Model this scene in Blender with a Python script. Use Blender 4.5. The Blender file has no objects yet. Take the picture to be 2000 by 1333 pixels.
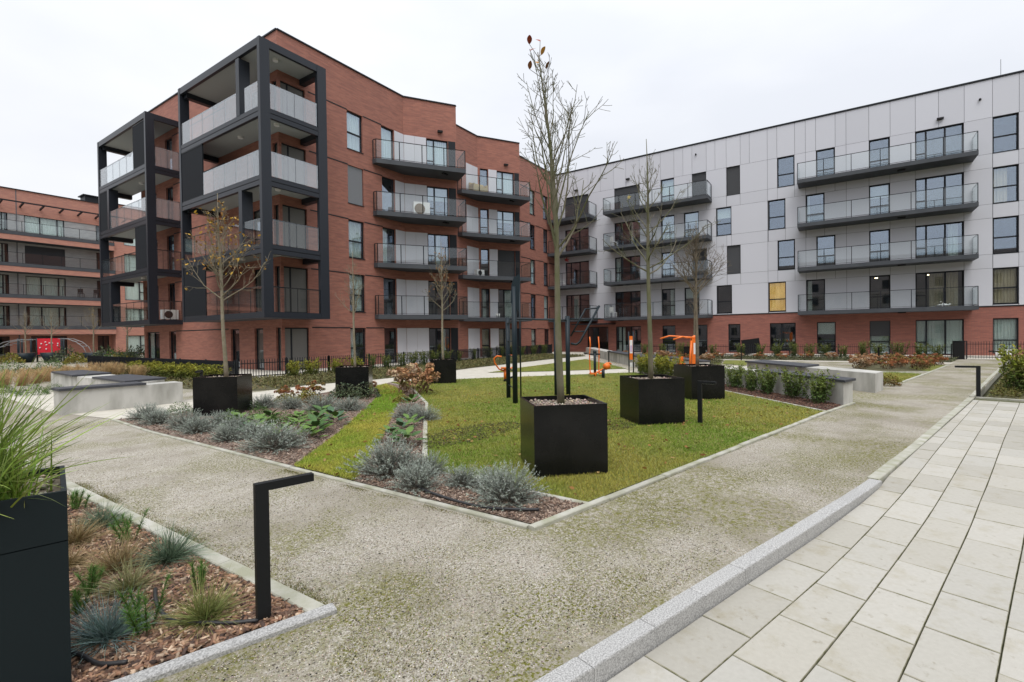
import bpy, math, random
import numpy as np
from mathutils import Vector, Matrix, geometry

S = bpy.context.scene
COL = S.collection
rnd = random.Random(11)
NR = np.random.default_rng(5)

# ------------------------------------------------------------------ camera
YAW, PITCH, ROLL = 0.595443, -0.0121147, -0.0131698
_fw = Vector((math.cos(YAW)*math.cos(PITCH), math.sin(YAW)*math.cos(PITCH), math.sin(PITCH)))
_r0 = Vector((math.sin(YAW), -math.cos(YAW), 0)); _u0 = _r0.cross(_fw)
_r = _r0*math.cos(ROLL) + _u0*math.sin(ROLL); _u = -_r0*math.sin(ROLL) + _u0*math.cos(ROLL)
cam = bpy.data.cameras.new('camera'); co = bpy.data.objects.new('camera', cam); COL.objects.link(co)
mw = Matrix.Identity(4)
for i in range(3):
    mw[i][0] = _r[i]; mw[i][1] = _u[i]; mw[i][2] = -_fw[i]
mw.translation = (0, 0, 1.6); co.matrix_world = mw
cam.sensor_width = 36; cam.lens = 949.93/2000*36; cam.clip_end = 1500; cam.clip_start = 0.05
S.camera = co

# ------------------------------------------------------------------ sky, sun, exposure
SUN_EL, SUN_AZ = 58.0, 215.0        # high thin overcast, brightest part behind the camera
W = bpy.data.worlds.new('World'); S.world = W; W.use_nodes = True
nt = W.node_tree; nt.nodes.clear()
out = nt.nodes.new('ShaderNodeOutputWorld'); bg = nt.nodes.new('ShaderNodeBackground')
sky = nt.nodes.new('ShaderNodeTexSky'); sky.sky_type = 'NISHITA'; sky.sun_disc = False
sky.sun_elevation = math.radians(SUN_EL); sky.sun_rotation = math.radians(90-SUN_AZ)
tc = nt.nodes.new('ShaderNodeTexCoord')
mp = nt.nodes.new('ShaderNodeMapping'); mp.inputs['Scale'].default_value = (1, 1, 2.6)
nz = nt.nodes.new('ShaderNodeTexNoise'); nz.inputs['Scale'].default_value = 1.7; nz.inputs['Detail'].default_value = 5
nz.inputs['Roughness'].default_value = .45
cr = nt.nodes.new('ShaderNodeValToRGB')
cr.color_ramp.elements[0].position = .36; cr.color_ramp.elements[0].color = (6.3, 6.52, 7.0, 1)
cr.color_ramp.elements[1].position = .62; cr.color_ramp.elements[1].color = (7.45, 7.57, 7.85, 1)
# overcast luminance rising softly towards the zenith
sx = nt.nodes.new('ShaderNodeSeparateXYZ')
mr = nt.nodes.new('ShaderNodeMapRange'); mr.inputs['From Min'].default_value = 0; mr.inputs['From Max'].default_value = 1
mr.inputs['To Min'].default_value = .97; mr.inputs['To Max'].default_value = 1.65
mpw = nt.nodes.new('ShaderNodeMath'); mpw.operation = 'POWER'; mpw.inputs[1].default_value = 2.0; mpw.use_clamp = True
vm = nt.nodes.new('ShaderNodeVectorMath'); vm.operation = 'SCALE'
mx = nt.nodes.new('ShaderNodeMix'); mx.data_type = 'RGBA'; mx.inputs[0].default_value = .95
L = nt.links.new
L(tc.outputs['Generated'], mp.inputs['Vector']); L(mp.outputs[0], nz.inputs['Vector']); L(nz.outputs[0], cr.inputs[0])
L(tc.outputs['Generated'], sx.inputs[0]); L(sx.outputs[2], mpw.inputs[0]); L(mpw.outputs[0], mr.inputs[0])
L(cr.outputs[0], vm.inputs[0]); L(mr.outputs[0], vm.inputs['Scale'])
L(sky.outputs[0], mx.inputs[6]); L(vm.outputs[0], mx.inputs[7]); L(mx.outputs[2], bg.inputs[0])
bg.inputs[1].default_value = .1; L(bg.outputs[0], out.inputs[0])
sl = bpy.data.lights.new('sun', 'SUN'); sl.energy = 1.5; sl.angle = math.radians(40); sl.color = (1, .97, .93)
so = bpy.data.objects.new('sun', sl); COL.objects.link(so)
_d = Vector((math.cos(math.radians(SUN_AZ))*math.cos(math.radians(SUN_EL)), math.sin(math.radians(SUN_AZ))*math.cos(math.radians(SUN_EL)), math.sin(math.radians(SUN_EL))))
so.rotation_euler = _d.to_track_quat('Z', 'Y').to_euler()
vs = S.view_settings; vs.view_transform = 'Standard'; vs.look = 'None'; vs.exposure = 0.40; vs.gamma = 1; vs.use_curve_mapping = False
S.cycles.use_denoising = True
S.cycles.max_bounces = 8; S.cycles.transparent_max_bounces = 24

# ------------------------------------------------------------------ materials
MATS = {}
def mat(name, col, rough=.7, col2=None, nscale=6, nmix=(.35, .65), ndet=4, bump=0, bscale=None, spec=.5, metal=0, coord='Object', stretch=(1, 1, 1), vcol=False, rand=0, emit=None, trans=False, coat=0):
    m = bpy.data.materials.new(name); m.use_nodes = True; MATS[name] = m
    n = m.node_tree; b = n.nodes['Principled BSDF']; l = n.links.new
    b.inputs['Roughness'].default_value = rough; b.inputs['Metallic'].default_value = metal
    b.inputs['Specular IOR Level'].default_value = spec; b.inputs['Base Color'].default_value = (*col, 1)
    if coat: b.inputs['Coat Weight'].default_value = coat
    src = None
    if vcol:
        a = n.nodes.new('ShaderNodeAttribute'); a.attribute_name = 'Col'; src = a.outputs['Color']
        b.inputs['Subsurface Weight'].default_value = 0
    if col2 is not None or bump:
        t = n.nodes.new('ShaderNodeTexCoord'); mpn = n.nodes.new('ShaderNodeMapping'); mpn.inputs['Scale'].default_value = stretch
        l(t.outputs[coord], mpn.inputs['Vector'])
    if col2 is not None:
        z = n.nodes.new('ShaderNodeTexNoise'); z.inputs['Scale'].default_value = nscale; z.inputs['Detail'].default_value = ndet
        l(mpn.outputs[0], z.inputs['Vector'])
        r = n.nodes.new('ShaderNodeValToRGB'); r.color_ramp.elements[0].position = nmix[0]; r.color_ramp.elements[1].position = nmix[1]
        r.color_ramp.elements[0].color = (*col, 1); r.color_ramp.elements[1].color = (*col2, 1)
        l(z.outputs[0], r.inputs[0]); src = r.outputs[0]
    if rand:
        oi = n.nodes.new('ShaderNodeObjectInfo'); h = n.nodes.new('ShaderNodeHueSaturation')
        q = n.nodes.new('ShaderNodeMapRange'); q.inputs['To Min'].default_value = 1-rand; q.inputs['To Max'].default_value = 1+rand
        l(oi.outputs['Random'], q.inputs[0]); l(q.outputs[0], h.inputs['Value'])
        if src is not None: l(src, h.inputs['Color'])
        else: h.inputs['Color'].default_value = (*col, 1)
        src = h.outputs[0]
    if src is not None: l(src, b.inputs['Base Color'])
    if bump:
        z2 = n.nodes.new('ShaderNodeTexNoise'); z2.inputs['Scale'].default_value = bscale or nscale; z2.inputs['Detail'].default_value = 6
        l(mpn.outputs[0], z2.inputs['Vector'])
        bp = n.nodes.new('ShaderNodeBump'); bp.inputs['Strength'].default_value = bump; bp.inputs['Distance'].default_value = .02
        l(z2.outputs[0], bp.inputs['Height']); l(bp.outputs[0], b.inputs['Normal'])
    if emit:
        b.inputs['Emission Color'].default_value = (*emit[0], 1); b.inputs['Emission Strength'].default_value = emit[1]
    return m

def brickmat(name, c1, c2, c3, mortar):
    m = bpy.data.materials.new(name); m.use_nodes = True; MATS[name] = m
    n = m.node_tree; b = n.nodes['Principled BSDF']; l = n.links.new
    b.inputs['Roughness'].default_value = .8
    uv = n.nodes.new('ShaderNodeUVMap')
    bt = n.nodes.new('ShaderNodeTexBrick'); bt.inputs['Scale'].default_value = 1; bt.inputs['Brick Width'].default_value = .26
    bt.inputs['Row Height'].default_value = .075; bt.inputs['Mortar Size'].default_value = .006; bt.inputs['Bias'].default_value = 0
    bt.inputs['Color1'].default_value = (*c1, 1); bt.inputs['Color2'].default_value = (*c2, 1); bt.inputs['Mortar'].default_value = (*mortar, 1)
    l(uv.outputs[0], bt.inputs['Vector'])
    mpn = n.nodes.new('ShaderNodeMapping'); mpn.inputs['Scale'].default_value = (1.1, 9, 1); l(uv.outputs[0], mpn.inputs[0])
    z = n.nodes.new('ShaderNodeTexNoise'); z.inputs['Scale'].default_value = 1.0; z.inputs['Detail'].default_value = 3; l(mpn.outputs[0], z.inputs['Vector'])
    r = n.nodes.new('ShaderNodeMapRange'); r.inputs['From Min'].default_value = .42; r.inputs['From Max'].default_value = .68; l(z.outputs[0], r.inputs[0])
    x = n.nodes.new('ShaderNodeMix'); x.data_type = 'RGBA'; l(bt.outputs['Color'], x.inputs[6]); x.inputs[7].default_value = (*c3, 1)
    mu = n.nodes.new('ShaderNodeMath'); mu.operation = 'MULTIPLY'; mu.inputs[1].default_value = .5; l(r.outputs[0], mu.inputs[0]); l(mu.outputs[0], x.inputs[0])
    l(x.outputs[2], b.inputs['Base Color'])
    bp = n.nodes.new('ShaderNodeBump'); bp.inputs['Strength'].default_value = .5; bp.inputs['Distance'].default_value = .008; bp.invert = True
    l(bt.outputs['Fac'], bp.inputs['Height']); l(bp.outputs[0], b.inputs['Normal'])
    return m

def glassmat(name, tint, refl, ior, rcol=(1, 1, 1), sky_haze=None):
    m = bpy.data.materials.new(name); m.use_nodes = True; MATS[name] = m
    n = m.node_tree; n.nodes.clear(); l = n.links.new
    o = n.nodes.new('ShaderNodeOutputMaterial'); t = n.nodes.new('ShaderNodeBsdfTransparent'); t.inputs[0].default_value = (*tint, 1)
    g = n.nodes.new('ShaderNodeBsdfGlossy'); g.inputs['Roughness'].default_value = .015; g.inputs['Color'].default_value = (*rcol, 1)
    f = n.nodes.new('ShaderNodeLayerWeight'); f.inputs[0].default_value = .5
    p5 = n.nodes.new('ShaderNodeMath'); p5.operation = 'POWER'; p5.inputs[1].default_value = 5; l(f.outputs['Facing'], p5.inputs[0])
    a = n.nodes.new('ShaderNodeMath'); a.operation = 'MULTIPLY_ADD'; a.inputs[1].default_value = (1-refl)*.8; a.inputs[2].default_value = refl; a.use_clamp = True; l(p5.outputs[0], a.inputs[0])
    mxs = n.nodes.new('ShaderNodeMixShader'); l(a.outputs[0], mxs.inputs[0]); l(g.outputs[0], mxs.inputs[2])
    if sky_haze:
        d = n.nodes.new('ShaderNodeBsdfTranslucent'); d.inputs[0].default_value = (*sky_haze[0], 1)
        d2 = n.nodes.new('ShaderNodeBsdfDiffuse'); d2.inputs[0].default_value = (*sky_haze[0], 1)
        ad = n.nodes.new('ShaderNodeMixShader'); ad.inputs[0].default_value = .5; l(d.outputs[0], ad.inputs[1]); l(d2.outputs[0], ad.inputs[2])
        h = n.nodes.new('ShaderNodeMixShader'); h.inputs[0].default_value = sky_haze[1]; l(t.outputs[0], h.inputs[1]); l(ad.outputs[0], h.inputs[2]); l(h.outputs[0], mxs.inputs[1])
    else: l(t.outputs[0], mxs.inputs[1])
    l(mxs.outputs[0], o.inputs[0]); return m

BRICK = brickmat('red_brick', (.385, .148, .103), (.30, .115, .083), (.18, .076, .063), (.27, .17, .13))
BRICKG = brickmat('dark_red_brick', (.34, .122, .088), (.27, .098, .073), (.19, .075, .064), (.18, .11, .095))
BRICKL = brickmat('orange_brick', (.52, .24, .165), (.43, .19, .14), (.34, .15, .125), (.32, .22, .19))
BRICKGY = brickmat('grey_brick', (.44, .44, .43), (.36, .36, .36), (.29, .29, .3), (.32, .32, .32))
CLAD = mat('grey_cladding', (.56, .565, .61), .55, rand=.04)
CLADW = mat('white_cladding', (.57, .57, .61), .5, rand=.03)
BACK = mat('joint_backing', (.12, .12, .13), .9)
FRAME = mat('anthracite_frame', (.014, .016, .020), .5, spec=.25)
STEEL = mat('slate_steel', (.018, .022, .030), .36, spec=.35)
SLAB = mat('balcony_slab_paint', (.042, .048, .057), .6, col2=(.058, .064, .073), nscale=1.5)
SOFFIT = mat('soffit_render', (.36, .38, .38), .85)
PANE = glassmat('window_pane', (.90, .93, .91), .22, 1.65, (.74, .84, 1))
PANEB = glassmat('curtained_pane', (.90, .93, .92), .06, 1.5, (.9, .95, 1))
RGLASS = glassmat('railing_glass', (.945, .965, .96), .05, 1.5, (.95, .98, 1))
RGLASS_SKY = glassmat('sky_pale_railing_glass', (.87, .90, .91), .15, 1.55, (.96, .98, 1), ((.88, .91, .95), .17))  # same clear glass; sky reflection on upper storeys painted in as whitish haze
ROOM = mat('room_plaster', (.15, .145, .135), .9)
CURT = mat('curtain_cloth', (.78, .83, .80), .9)
CURTB = mat('beige_curtain_cloth', (.66, .55, .40), .9)
SHUT = mat('roller_shutter', (.055, .058, .065), .55)
SHUTG = mat('silver_roller_shutter', (.24, .25, .27), .5)
LIT = mat('lit_blind', (.8, .5, .12), .9, emit=((1.0, .60, .20), .5))
_n = LIT.node_tree; _t = _n.nodes.new('ShaderNodeTexCoord'); _m = _n.nodes.new('ShaderNodeMapping'); _m.inputs['Scale'].default_value = (5, 1, .9); _z = _n.nodes.new('ShaderNodeTexNoise'); _z.inputs['Scale'].default_value = 1.6; _z.inputs['Detail'].default_value = 3
_c = _n.nodes.new('ShaderNodeValToRGB'); _c.color_ramp.elements[0].position = .35; _c.color_ramp.elements[0].color = (.62, .33, .09, 1); _c.color_ramp.elements[1].position = .68; _c.color_ramp.elements[1].color = (1, .68, .30, 1)
_n.links.new(_t.outputs['Object'], _m.inputs[0]); _n.links.new(_m.outputs[0], _z.inputs['Vector']); _n.links.new(_z.outputs[0], _c.inputs[0]); _n.links.new(_c.outputs[0], _n.nodes['Principled BSDF'].inputs['Emission Color'])
WARM = mat('warm_ceiling_lamp', (.9, .8, .6), .6, emit=((1, .78, .45), 6))
CONC = mat('concrete', (.30, .295, .265), .85, col2=(.53, .52, .485), nscale=2.6, nmix=(.3, .58), ndet=8, bump=.15, bscale=30, stretch=(1, 1, .35))
CONC2 = mat('concrete_edging', (.31, .31, .225), .9, col2=(.46, .45, .40), nscale=5, ndet=6, bump=.3, bscale=60, rand=.05)
SEAT = mat('dark_seat_slab', (.04, .042, .05), .65, col2=(.06, .062, .072), nscale=8)
GRAN = mat('granite', (.265, .262, .255), .8, col2=(.50, .497, .485), nscale=120, ndet=3, nmix=(.38, .6), bump=.2, bscale=150, rand=.04)
def pavemat():
    m = mat('paving_slab', (.425, .41, .37), .82, col2=(.465, .45, .41), nscale=30, ndet=10, nmix=(.3, .7), bump=.2, bscale=160); n = m.node_tree; l = n.links.new; b = n.nodes['Principled BSDF']
    src = b.inputs['Base Color'].links[0].from_socket; oi = n.nodes.new('ShaderNodeObjectInfo'); r = n.nodes.new('ShaderNodeValToRGB'); r.color_ramp.elements[0].color = (.80, .79, .76, 1); r.color_ramp.elements[1].color = (1.06, 1.05, 1.03, 1)
    e = r.color_ramp.elements.new(.35); e.color = (.97, .955, .915, 1); e = r.color_ramp.elements.new(.7); e.color = (.93, .93, .92, 1); l(oi.outputs['Random'], r.inputs[0])
    def mul(a, c, f=1.0):
        x = n.nodes.new('ShaderNodeMix'); x.data_type = 'RGBA'; x.blend_type = 'MULTIPLY'; x.inputs[0].default_value = f; l(a, x.inputs[6]); l(c, x.inputs[7]); return x.outputs[2]
    def stain(sc, lo, hi, col, off):
        t = n.nodes.new('ShaderNodeTexCoord'); ad = n.nodes.new('ShaderNodeVectorMath'); ad.operation = 'MULTIPLY_ADD'; ad.inputs[1].default_value = (1, 1, 1); l(t.outputs['Object'], ad.inputs[0])
        cb = n.nodes.new('ShaderNodeVectorMath'); cb.operation = 'SCALE'; cb.inputs[0].default_value = (off, off*1.7, 3); l(oi.outputs['Random'], cb.inputs['Scale']); l(cb.outputs[0], ad.inputs[2])
        z = n.nodes.new('ShaderNodeTexNoise'); z.inputs['Scale'].default_value = sc; z.inputs['Detail'].default_value = 9; z.inputs['Roughness'].default_value = .68; l(ad.outputs[0], z.inputs['Vector'])
        q = n.nodes.new('ShaderNodeValToRGB'); q.color_ramp.elements[0].position = lo; q.color_ramp.elements[1].position = hi; q.color_ramp.elements[0].color = (1, 1, 1, 1); q.color_ramp.elements[1].color = (*col, 1); l(z.outputs[0], q.inputs[0]); return q.outputs[0]
    o = mul(src, r.outputs[0]); o = mul(o, stain(4.5, .52, .70, (.86, .83, .74), 40)); o = mul(o, stain(14, .60, .72, (.70, .67, .60), 70)); l(o, b.inputs['Base Color']); return m
PAVE = pavemat()
PAVEE = mat('mossy_slab_edge', (.17, .165, .085), .9, col2=(.34, .32, .25), nscale=11, ndet=6, nmix=(.4, .6))
JOINT = mat('joint_soil', (.055, .07, .02), .95, col2=(.12, .11, .06), nscale=9)
PLANT = mat('black_planter_metal', (.005, .0055, .006), .22, col2=(.010, .010, .010), nscale=3, ndet=8, spec=.3)
PLANTG = mat('grey_planter_metal', (.010, .0165, .019), .6, spec=.22)
LAMPM = mat('lamp_post_metal', (.010, .011, .012), .5, spec=.25)
ORANGE = mat('orange_paint', (.80, .17, .015), .4)
GYMD = mat('dark_teal_paint', (.010, .020, .027), .45, spec=.3)
WHITEP = mat('white_plastic', (.75, .75, .75), .5)
PUR = mat('pale_lilac_print', (.55, .45, .62), .6)
RED = mat('red_panel', (.62, .012, .03), .5)
BLACKP = mat('black_plastic', (.008, .008, .009), .6, spec=.25)
BARK = mat('young_bark', (.155, .135, .095), .85, col2=(.10, .11, .045), nscale=9, bump=.4, bscale=40, stretch=(1, 1, .4))
BARKR = mat('reddish_bark', (.115, .085, .06), .85, col2=(.17, .145, .10), nscale=9, bump=.3, bscale=40)
BARKP = mat('pale_bark', (.26, .225, .17), .85, col2=(.19, .165, .10), nscale=9, bump=.3, bscale=40)
VC = mat('foliage', (.1, .1, .1), .65, vcol=True, spec=.3)
VCD = mat('chips_and_stones', (.1, .1, .1), .85, vcol=True, spec=.3)
SOIL = mat('mulch_soil', (.055, .036, .025), .95, col2=(.13, .09, .065), nscale=35, bump=.8, bscale=70)
SOILF = mat('pinkish_mulch', (.14, .10, .08), .95, col2=(.30, .22, .17), nscale=28, nmix=(.42, .62), ndet=6, bump=.7, bscale=55)
SOILG = mat('planted_ground', (.07, .065, .03), .95, col2=(.12, .11, .05), nscale=9, ndet=6, bump=.6, bscale=40)
PATHW = mat('pale_path', (.50, .47, .40), .9, col2=(.58, .55, .48), nscale=3, ndet=6, bump=.2, bscale=60)
ROOF = mat('roof_felt', (.12, .12, .12), .9)
RENDER = mat('brownish_render', (.20, .165, .145), .9, col2=(.24, .19, .165), nscale=.4)
HOSE = mat('black_hose', (.02, .02, .022), .5)
DRY = mat('dry_leaf', (.2, .1, .03), .7)

def lawnmat():
    m = mat('lawn_ground', (.12, .145, .02), .95, col2=(.20, .20, .04), nscale=2.0, ndet=8, nmix=(.35, .65), bump=.5, bscale=60); return m
LAWN = lawnmat()

def gravelmat():
    m = bpy.data.materials.new('gravel'); m.use_nodes = True; n = m.node_tree; b = n.nodes['Principled BSDF']; l = n.links.new
    b.inputs['Roughness'].default_value = .95; b.inputs['Specular IOR Level'].default_value = .2
    t = n.nodes.new('ShaderNodeTexCoord')
    v = n.nodes.new('ShaderNodeTexVoronoi'); v.inputs['Scale'].default_value = 125; l(t.outputs['Object'], v.inputs['Vector'])
    v2 = n.nodes.new('ShaderNodeTexVoronoi'); v2.inputs['Scale'].default_value = 210; l(t.outputs['Object'], v2.inputs['Vector'])
    def ramp(src, els):
        r = n.nodes.new('ShaderNodeValToRGB'); e = r.color_ramp.elements
        while len(e) < len(els): e.new(.5)
        for q, (p, c) in zip(e, els): q.position = p; q.color = (*c, 1)
        l(src, r.inputs[0]); return r.outputs[0]
    sp = n.nodes.new('ShaderNodeSeparateColor'); l(v.outputs['Color'], sp.inputs[0])
    sp2 = n.nodes.new('ShaderNodeSeparateColor'); l(v2.outputs['Color'], sp2.inputs[0])
    g1 = ramp(sp.outputs[0], [(0, (.13, .112, .084)), (.3, (.315, .28, .225)), (.7, (.495, .455, .385)), (1, (.78, .75, .69))])
    g2 = ramp(sp2.outputs[0], [(0, (.12, .105, .08)), (.5, (.40, .37, .315)), (1, (.68, .655, .60))])
    def mix(a, c, f):
        x = n.nodes.new('ShaderNodeMix'); x.data_type = 'RGBA'
        for s_, k in ((a, 6), (c, 7), (f, 0)):
            if isinstance(s_, (tuple, float, int)): x.inputs[k].default_value = (*s_, 1) if isinstance(s_, tuple) else s_
            else: l(s_, x.inputs[k])
        return x.outputs[2]
    def noise(sc, det, lo, hi, off=0, rough=.6):
        mpn = n.nodes.new('ShaderNodeMapping'); mpn.inputs['Location'].default_value = (off, off*.7, 0); l(t.outputs['Object'], mpn.inputs[0])
        z = n.nodes.new('ShaderNodeTexNoise'); z.inputs['Scale'].default_value = sc; z.inputs['Detail'].default_value = det; z.inputs['Roughness'].default_value = rough
        l(mpn.outputs[0], z.inputs['Vector']); r = n.nodes.new('ShaderNodeMapRange'); r.inputs['From Min'].default_value = lo; r.inputs['From Max'].default_value = hi
        l(z.outputs[0], r.inputs[0]); return r.outputs[0]
    g = mix(g1, g2, .45)
    dirt = noise(.9, 7, .46, .62, 3)
    mu = n.nodes.new('ShaderNodeMath'); mu.operation = 'MULTIPLY'; mu.inputs[1].default_value = .75; l(dirt, mu.inputs[0])
    g = mix(g, (.30, .272, .225), mu.outputs[0])
    # worn and mossy: the path is mossier towards the crossing in front, cleaner where people walk to the left
    a1 = noise(.6, 5, .48, .60, 11); a2 = noise(16, 8, .44, .58, 5, .75)
    m1 = n.nodes.new('ShaderNodeMath'); m1.operation = 'MULTIPLY'; l(a1, m1.inputs[0]); l(a2, m1.inputs[1])
    m2 = n.nodes.new('ShaderNodeMath'); m2.operation = 'MULTIPLY'; m2.inputs[1].default_value = .9; l(m1.outputs[0], m2.inputs[0])
    a3 = noise(30, 6, .56, .64, 21, .7)
    m3 = n.nodes.new('ShaderNodeMath'); m3.operation = 'MAXIMUM'; l(m2.outputs[0], m3.inputs[0])
    m4 = n.nodes.new('ShaderNodeMath'); m4.operation = 'MULTIPLY'; m4.inputs[1].default_value = .35; l(a3, m4.inputs[0]); l(m4.outputs[0], m3.inputs[1])
    sxy = n.nodes.new('ShaderNodeSeparateXYZ'); l(t.outputs['Object'], sxy.inputs[0])
    cl = n.nodes.new('ShaderNodeMapRange'); cl.interpolation_type = 'SMOOTHSTEP'; cl.inputs['From Min'].default_value = 2.2; cl.inputs['From Max'].default_value = 7.5; cl.inputs['To Min'].default_value = 1; cl.inputs['To Max'].default_value = .25
    l(sxy.outputs[1], cl.inputs[0])
    wet = n.nodes.new('ShaderNodeMath'); wet.operation = 'MULTIPLY'; wet.inputs[1].default_value = .22; l(cl.outputs[0], wet.inputs[0])
    g = mix(g, (.20, .175, .13), wet.outputs[0])
    mk = n.nodes.new('ShaderNodeMath'); mk.operation = 'MULTIPLY'; l(m3.outputs[0], mk.inputs[0]); l(cl.outputs[0], mk.inputs[1])
    g = mix(g, (.16, .155, .035), mk.outputs[0])
    sm = noise(48, 4, .49, .57, 31, .65); sp_ = noise(.75, 5, .47, .58, 41)
    q1 = n.nodes.new('ShaderNodeMath'); q1.operation = 'MULTIPLY'; l(sm, q1.inputs[0]); l(sp_, q1.inputs[1])
    q2 = n.nodes.new('ShaderNodeMath'); q2.operation = 'MULTIPLY'; q2.inputs[1].default_value = 1.0; l(q1.outputs[0], q2.inputs[0])
    g = mix(g, (.13, .13, .02), q2.outputs[0])
    dk = noise(38, 5, .55, .66, 51, .7); dk2 = noise(.6, 5, .42, .6, 61)
    q3 = n.nodes.new('ShaderNodeMath'); q3.operation = 'MULTIPLY'; l(dk, q3.inputs[0]); l(dk2, q3.inputs[1])
    g = mix(g, (.09, .075, .05), q3.outputs[0])
    l(g, b.inputs['Base Color'])
    bp = n.nodes.new('ShaderNodeBump'); bp.inputs['Strength'].default_value = .7; bp.inputs['Distance'].default_value = .006
    l(v.outputs['Distance'], bp.inputs['Height']); bp.invert = True; l(bp.outputs[0], b.inputs['Normal'])
    return m
GRAVEL = gravelmat()

# ------------------------------------------------------------------ mesh helpers
class MB:
    def __init__(s): s.v = []; s.f = []; s.m = []; s.mats = []; s.cur = 0
    def use(s, m):
        if m not in s.mats: s.mats.append(m)
        s.cur = s.mats.index(m); return s
    def face(s, pts):
        i = len(s.v); s.v += [tuple(p) for p in pts]; s.f.append(tuple(range(i, i+len(pts)))); s.m.append(s.cur)
    def hexa(s, p):            # p: 4 bottom (ccw from above) + 4 top
        i = len(s.v); s.v += [tuple(q) for q in p]
        for q in ((3, 2, 1, 0), (4, 5, 6, 7), (0, 1, 5, 4), (1, 2, 6, 5), (2, 3, 7, 6), (3, 0, 4, 7)):
            s.f.append(tuple(i+k for k in q)); s.m.append(s.cur)
    def box(s, x0, x1, y0, y1, z0, z1):
        s.hexa([(x0, y0, z0), (x1, y0, z0), (x1, y1, z0), (x0, y1, z0), (x0, y0, z1), (x1, y0, z1), (x1, y1, z1), (x0, y1, z1)])
    def bar(s, a, b, w, h, up=(0, 0, 1)):     # box beam from a to b, w sideways, h along up
        a = Vector(a); b = Vector(b); d = (b-a).normalized(); u = Vector(up)
        if abs(d.dot(u)) > .98: u = Vector((1, 0, 0))
        sd = d.cross(u).normalized()*w/2; u2 = sd.cross(d).normalized()*h/2
        s.hexa([a-sd-u2, b-sd-u2, b+sd-u2, a+sd-u2, a-sd+u2, b-sd+u2, b+sd+u2, a+sd+u2])
    def prism(s, poly, z0, z1):
        p = [Vector((x, y, 0)) for x, y in poly]
        ar = sum(p[i].x*p[(i+1) % len(p)].y-p[(i+1) % len(p)].x*p[i].y for i in range(len(p)))
        if ar < 0: poly = poly[::-1]; p = p[::-1]
        tri = geometry.tessellate_polygon([p])
        for t in tri:
            t = list(t)
            if (p[t[1]]-p[t[0]]).cross(p[t[2]]-p[t[0]]).z < 0: t = t[::-1]
            s.face([(p[k].x, p[k].y, z1) for k in t])
            if z0 is not None: s.face([(p[k].x, p[k].y, z0) for k in t[::-1]])
        if z0 is not None:
            for i in range(len(p)):
                a = p[i]; b = p[(i+1) % len(p)]
                s.face([(a.x, a.y, z0), (b.x, b.y, z0), (b.x, b.y, z1), (a.x, a.y, z1)])
    def tube(s, path, rad, n=6, cap=True):
        path = [Vector(p) for p in path]; base = len(s.v); K = len(path)
        ref = None
        for k in range(K):
            d = (path[min(k+1, K-1)]-path[max(k-1, 0)])
            d = d.normalized() if d.length > 1e-9 else Vector((0, 0, 1))
            if ref is None: ref = d.orthogonal().normalized()
            else:
                ref = ref-d*ref.dot(d); ref = ref.normalized() if ref.length > 1e-6 else d.orthogonal().normalized()
            bn = d.cross(ref); r = rad[k] if isinstance(rad, (list, tuple)) else rad
            for j in range(n):
                a = 2*math.pi*j/n; q = path[k]+ref*(math.cos(a)*r)+bn*(math.sin(a)*r); s.v.append((q.x, q.y, q.z))
        for k in range(K-1):
            for j in range(n):
                s.f.append((base+k*n+j, base+k*n+(j+1) % n, base+(k+1)*n+(j+1) % n, base+(k+1)*n+j)); s.m.append(s.cur)
        if cap:
            s.f.append(tuple(base+j for j in range(n))[::-1]); s.m.append(s.cur)
            s.f.append(tuple(base+(K-1)*n+j for j in range(n))); s.m.append(s.cur)
    def mesh(s, name, smooth=False, off=(0, 0, 0), uv=False):
        me = bpy.data.meshes.new(name)
        v = [(x-off[0], y-off[1], z-off[2]) for x, y, z in s.v] if any(off) else s.v
        me.from_pydata(v, [], s.f)
        for m in s.mats: me.materials.append(m)
        if len(s.mats) > 1: me.polygons.foreach_set('material_index', s.m)
        if smooth: me.polygons.foreach_set('use_smooth', [True]*len(s.f))
        if uv:
            ul = me.uv_layers.new(name='UVMap')
            for p in me.polygons:
                nn = p.normal
                if abs(nn.z) > .8: t, w = Vector((1, 0, 0)), Vector((0, 1, 0))
                else: t = Vector((-nn.y, nn.x, 0)).normalized(); w = Vector((0, 0, 1))
                for li in p.loop_indices:
                    c = Vector(s.v[me.loops[li].vertex_index]); ul.data[li].uv = (c.dot(t)+7.3*round(nn.x, 1), c.dot(w))
        return me
    def build(s, name, parent=None, smooth=False, off=None, uv=False, loc=None):
        if off is None: off = parent_off(parent) if parent is not None else (0, 0, 0)
        o = bpy.data.objects.new(name, s.mesh(name, smooth, off, uv)); COL.objects.link(o)
        if parent is not None: o.parent = parent
        if loc is not None: o.location = loc
        return o
def parent_off(p):
    o = Vector((0, 0, 0))
    while p is not None: o += p.location; p = p.parent
    return tuple(o)
def obj(name, me, parent=None, loc=(0, 0, 0), rz=0, sc=1):
    o = bpy.data.objects.new(name, me); COL.objects.link(o); o.location = loc; o.rotation_euler[2] = rz
    if sc != 1: o.scale = (sc, sc, sc) if not isinstance(sc, tuple) else sc
    if parent is not None: o.parent = parent
    return o
def tag(o, label=None, cat=None, group=None, kind=None):
    if label: o['label'] = label
    if cat: o['category'] = cat
    if group: o['group'] = group
    if kind: o['kind'] = kind
    return o
def thing(name, label, cat, loc=(0, 0, 0), rz=0, group=None):
    o = bpy.data.objects.new(name, None); COL.objects.link(o); o.location = loc; o.rotation_euler[2] = rz
    o.empty_display_size = .2
    return tag(o, label, cat, group)
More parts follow.
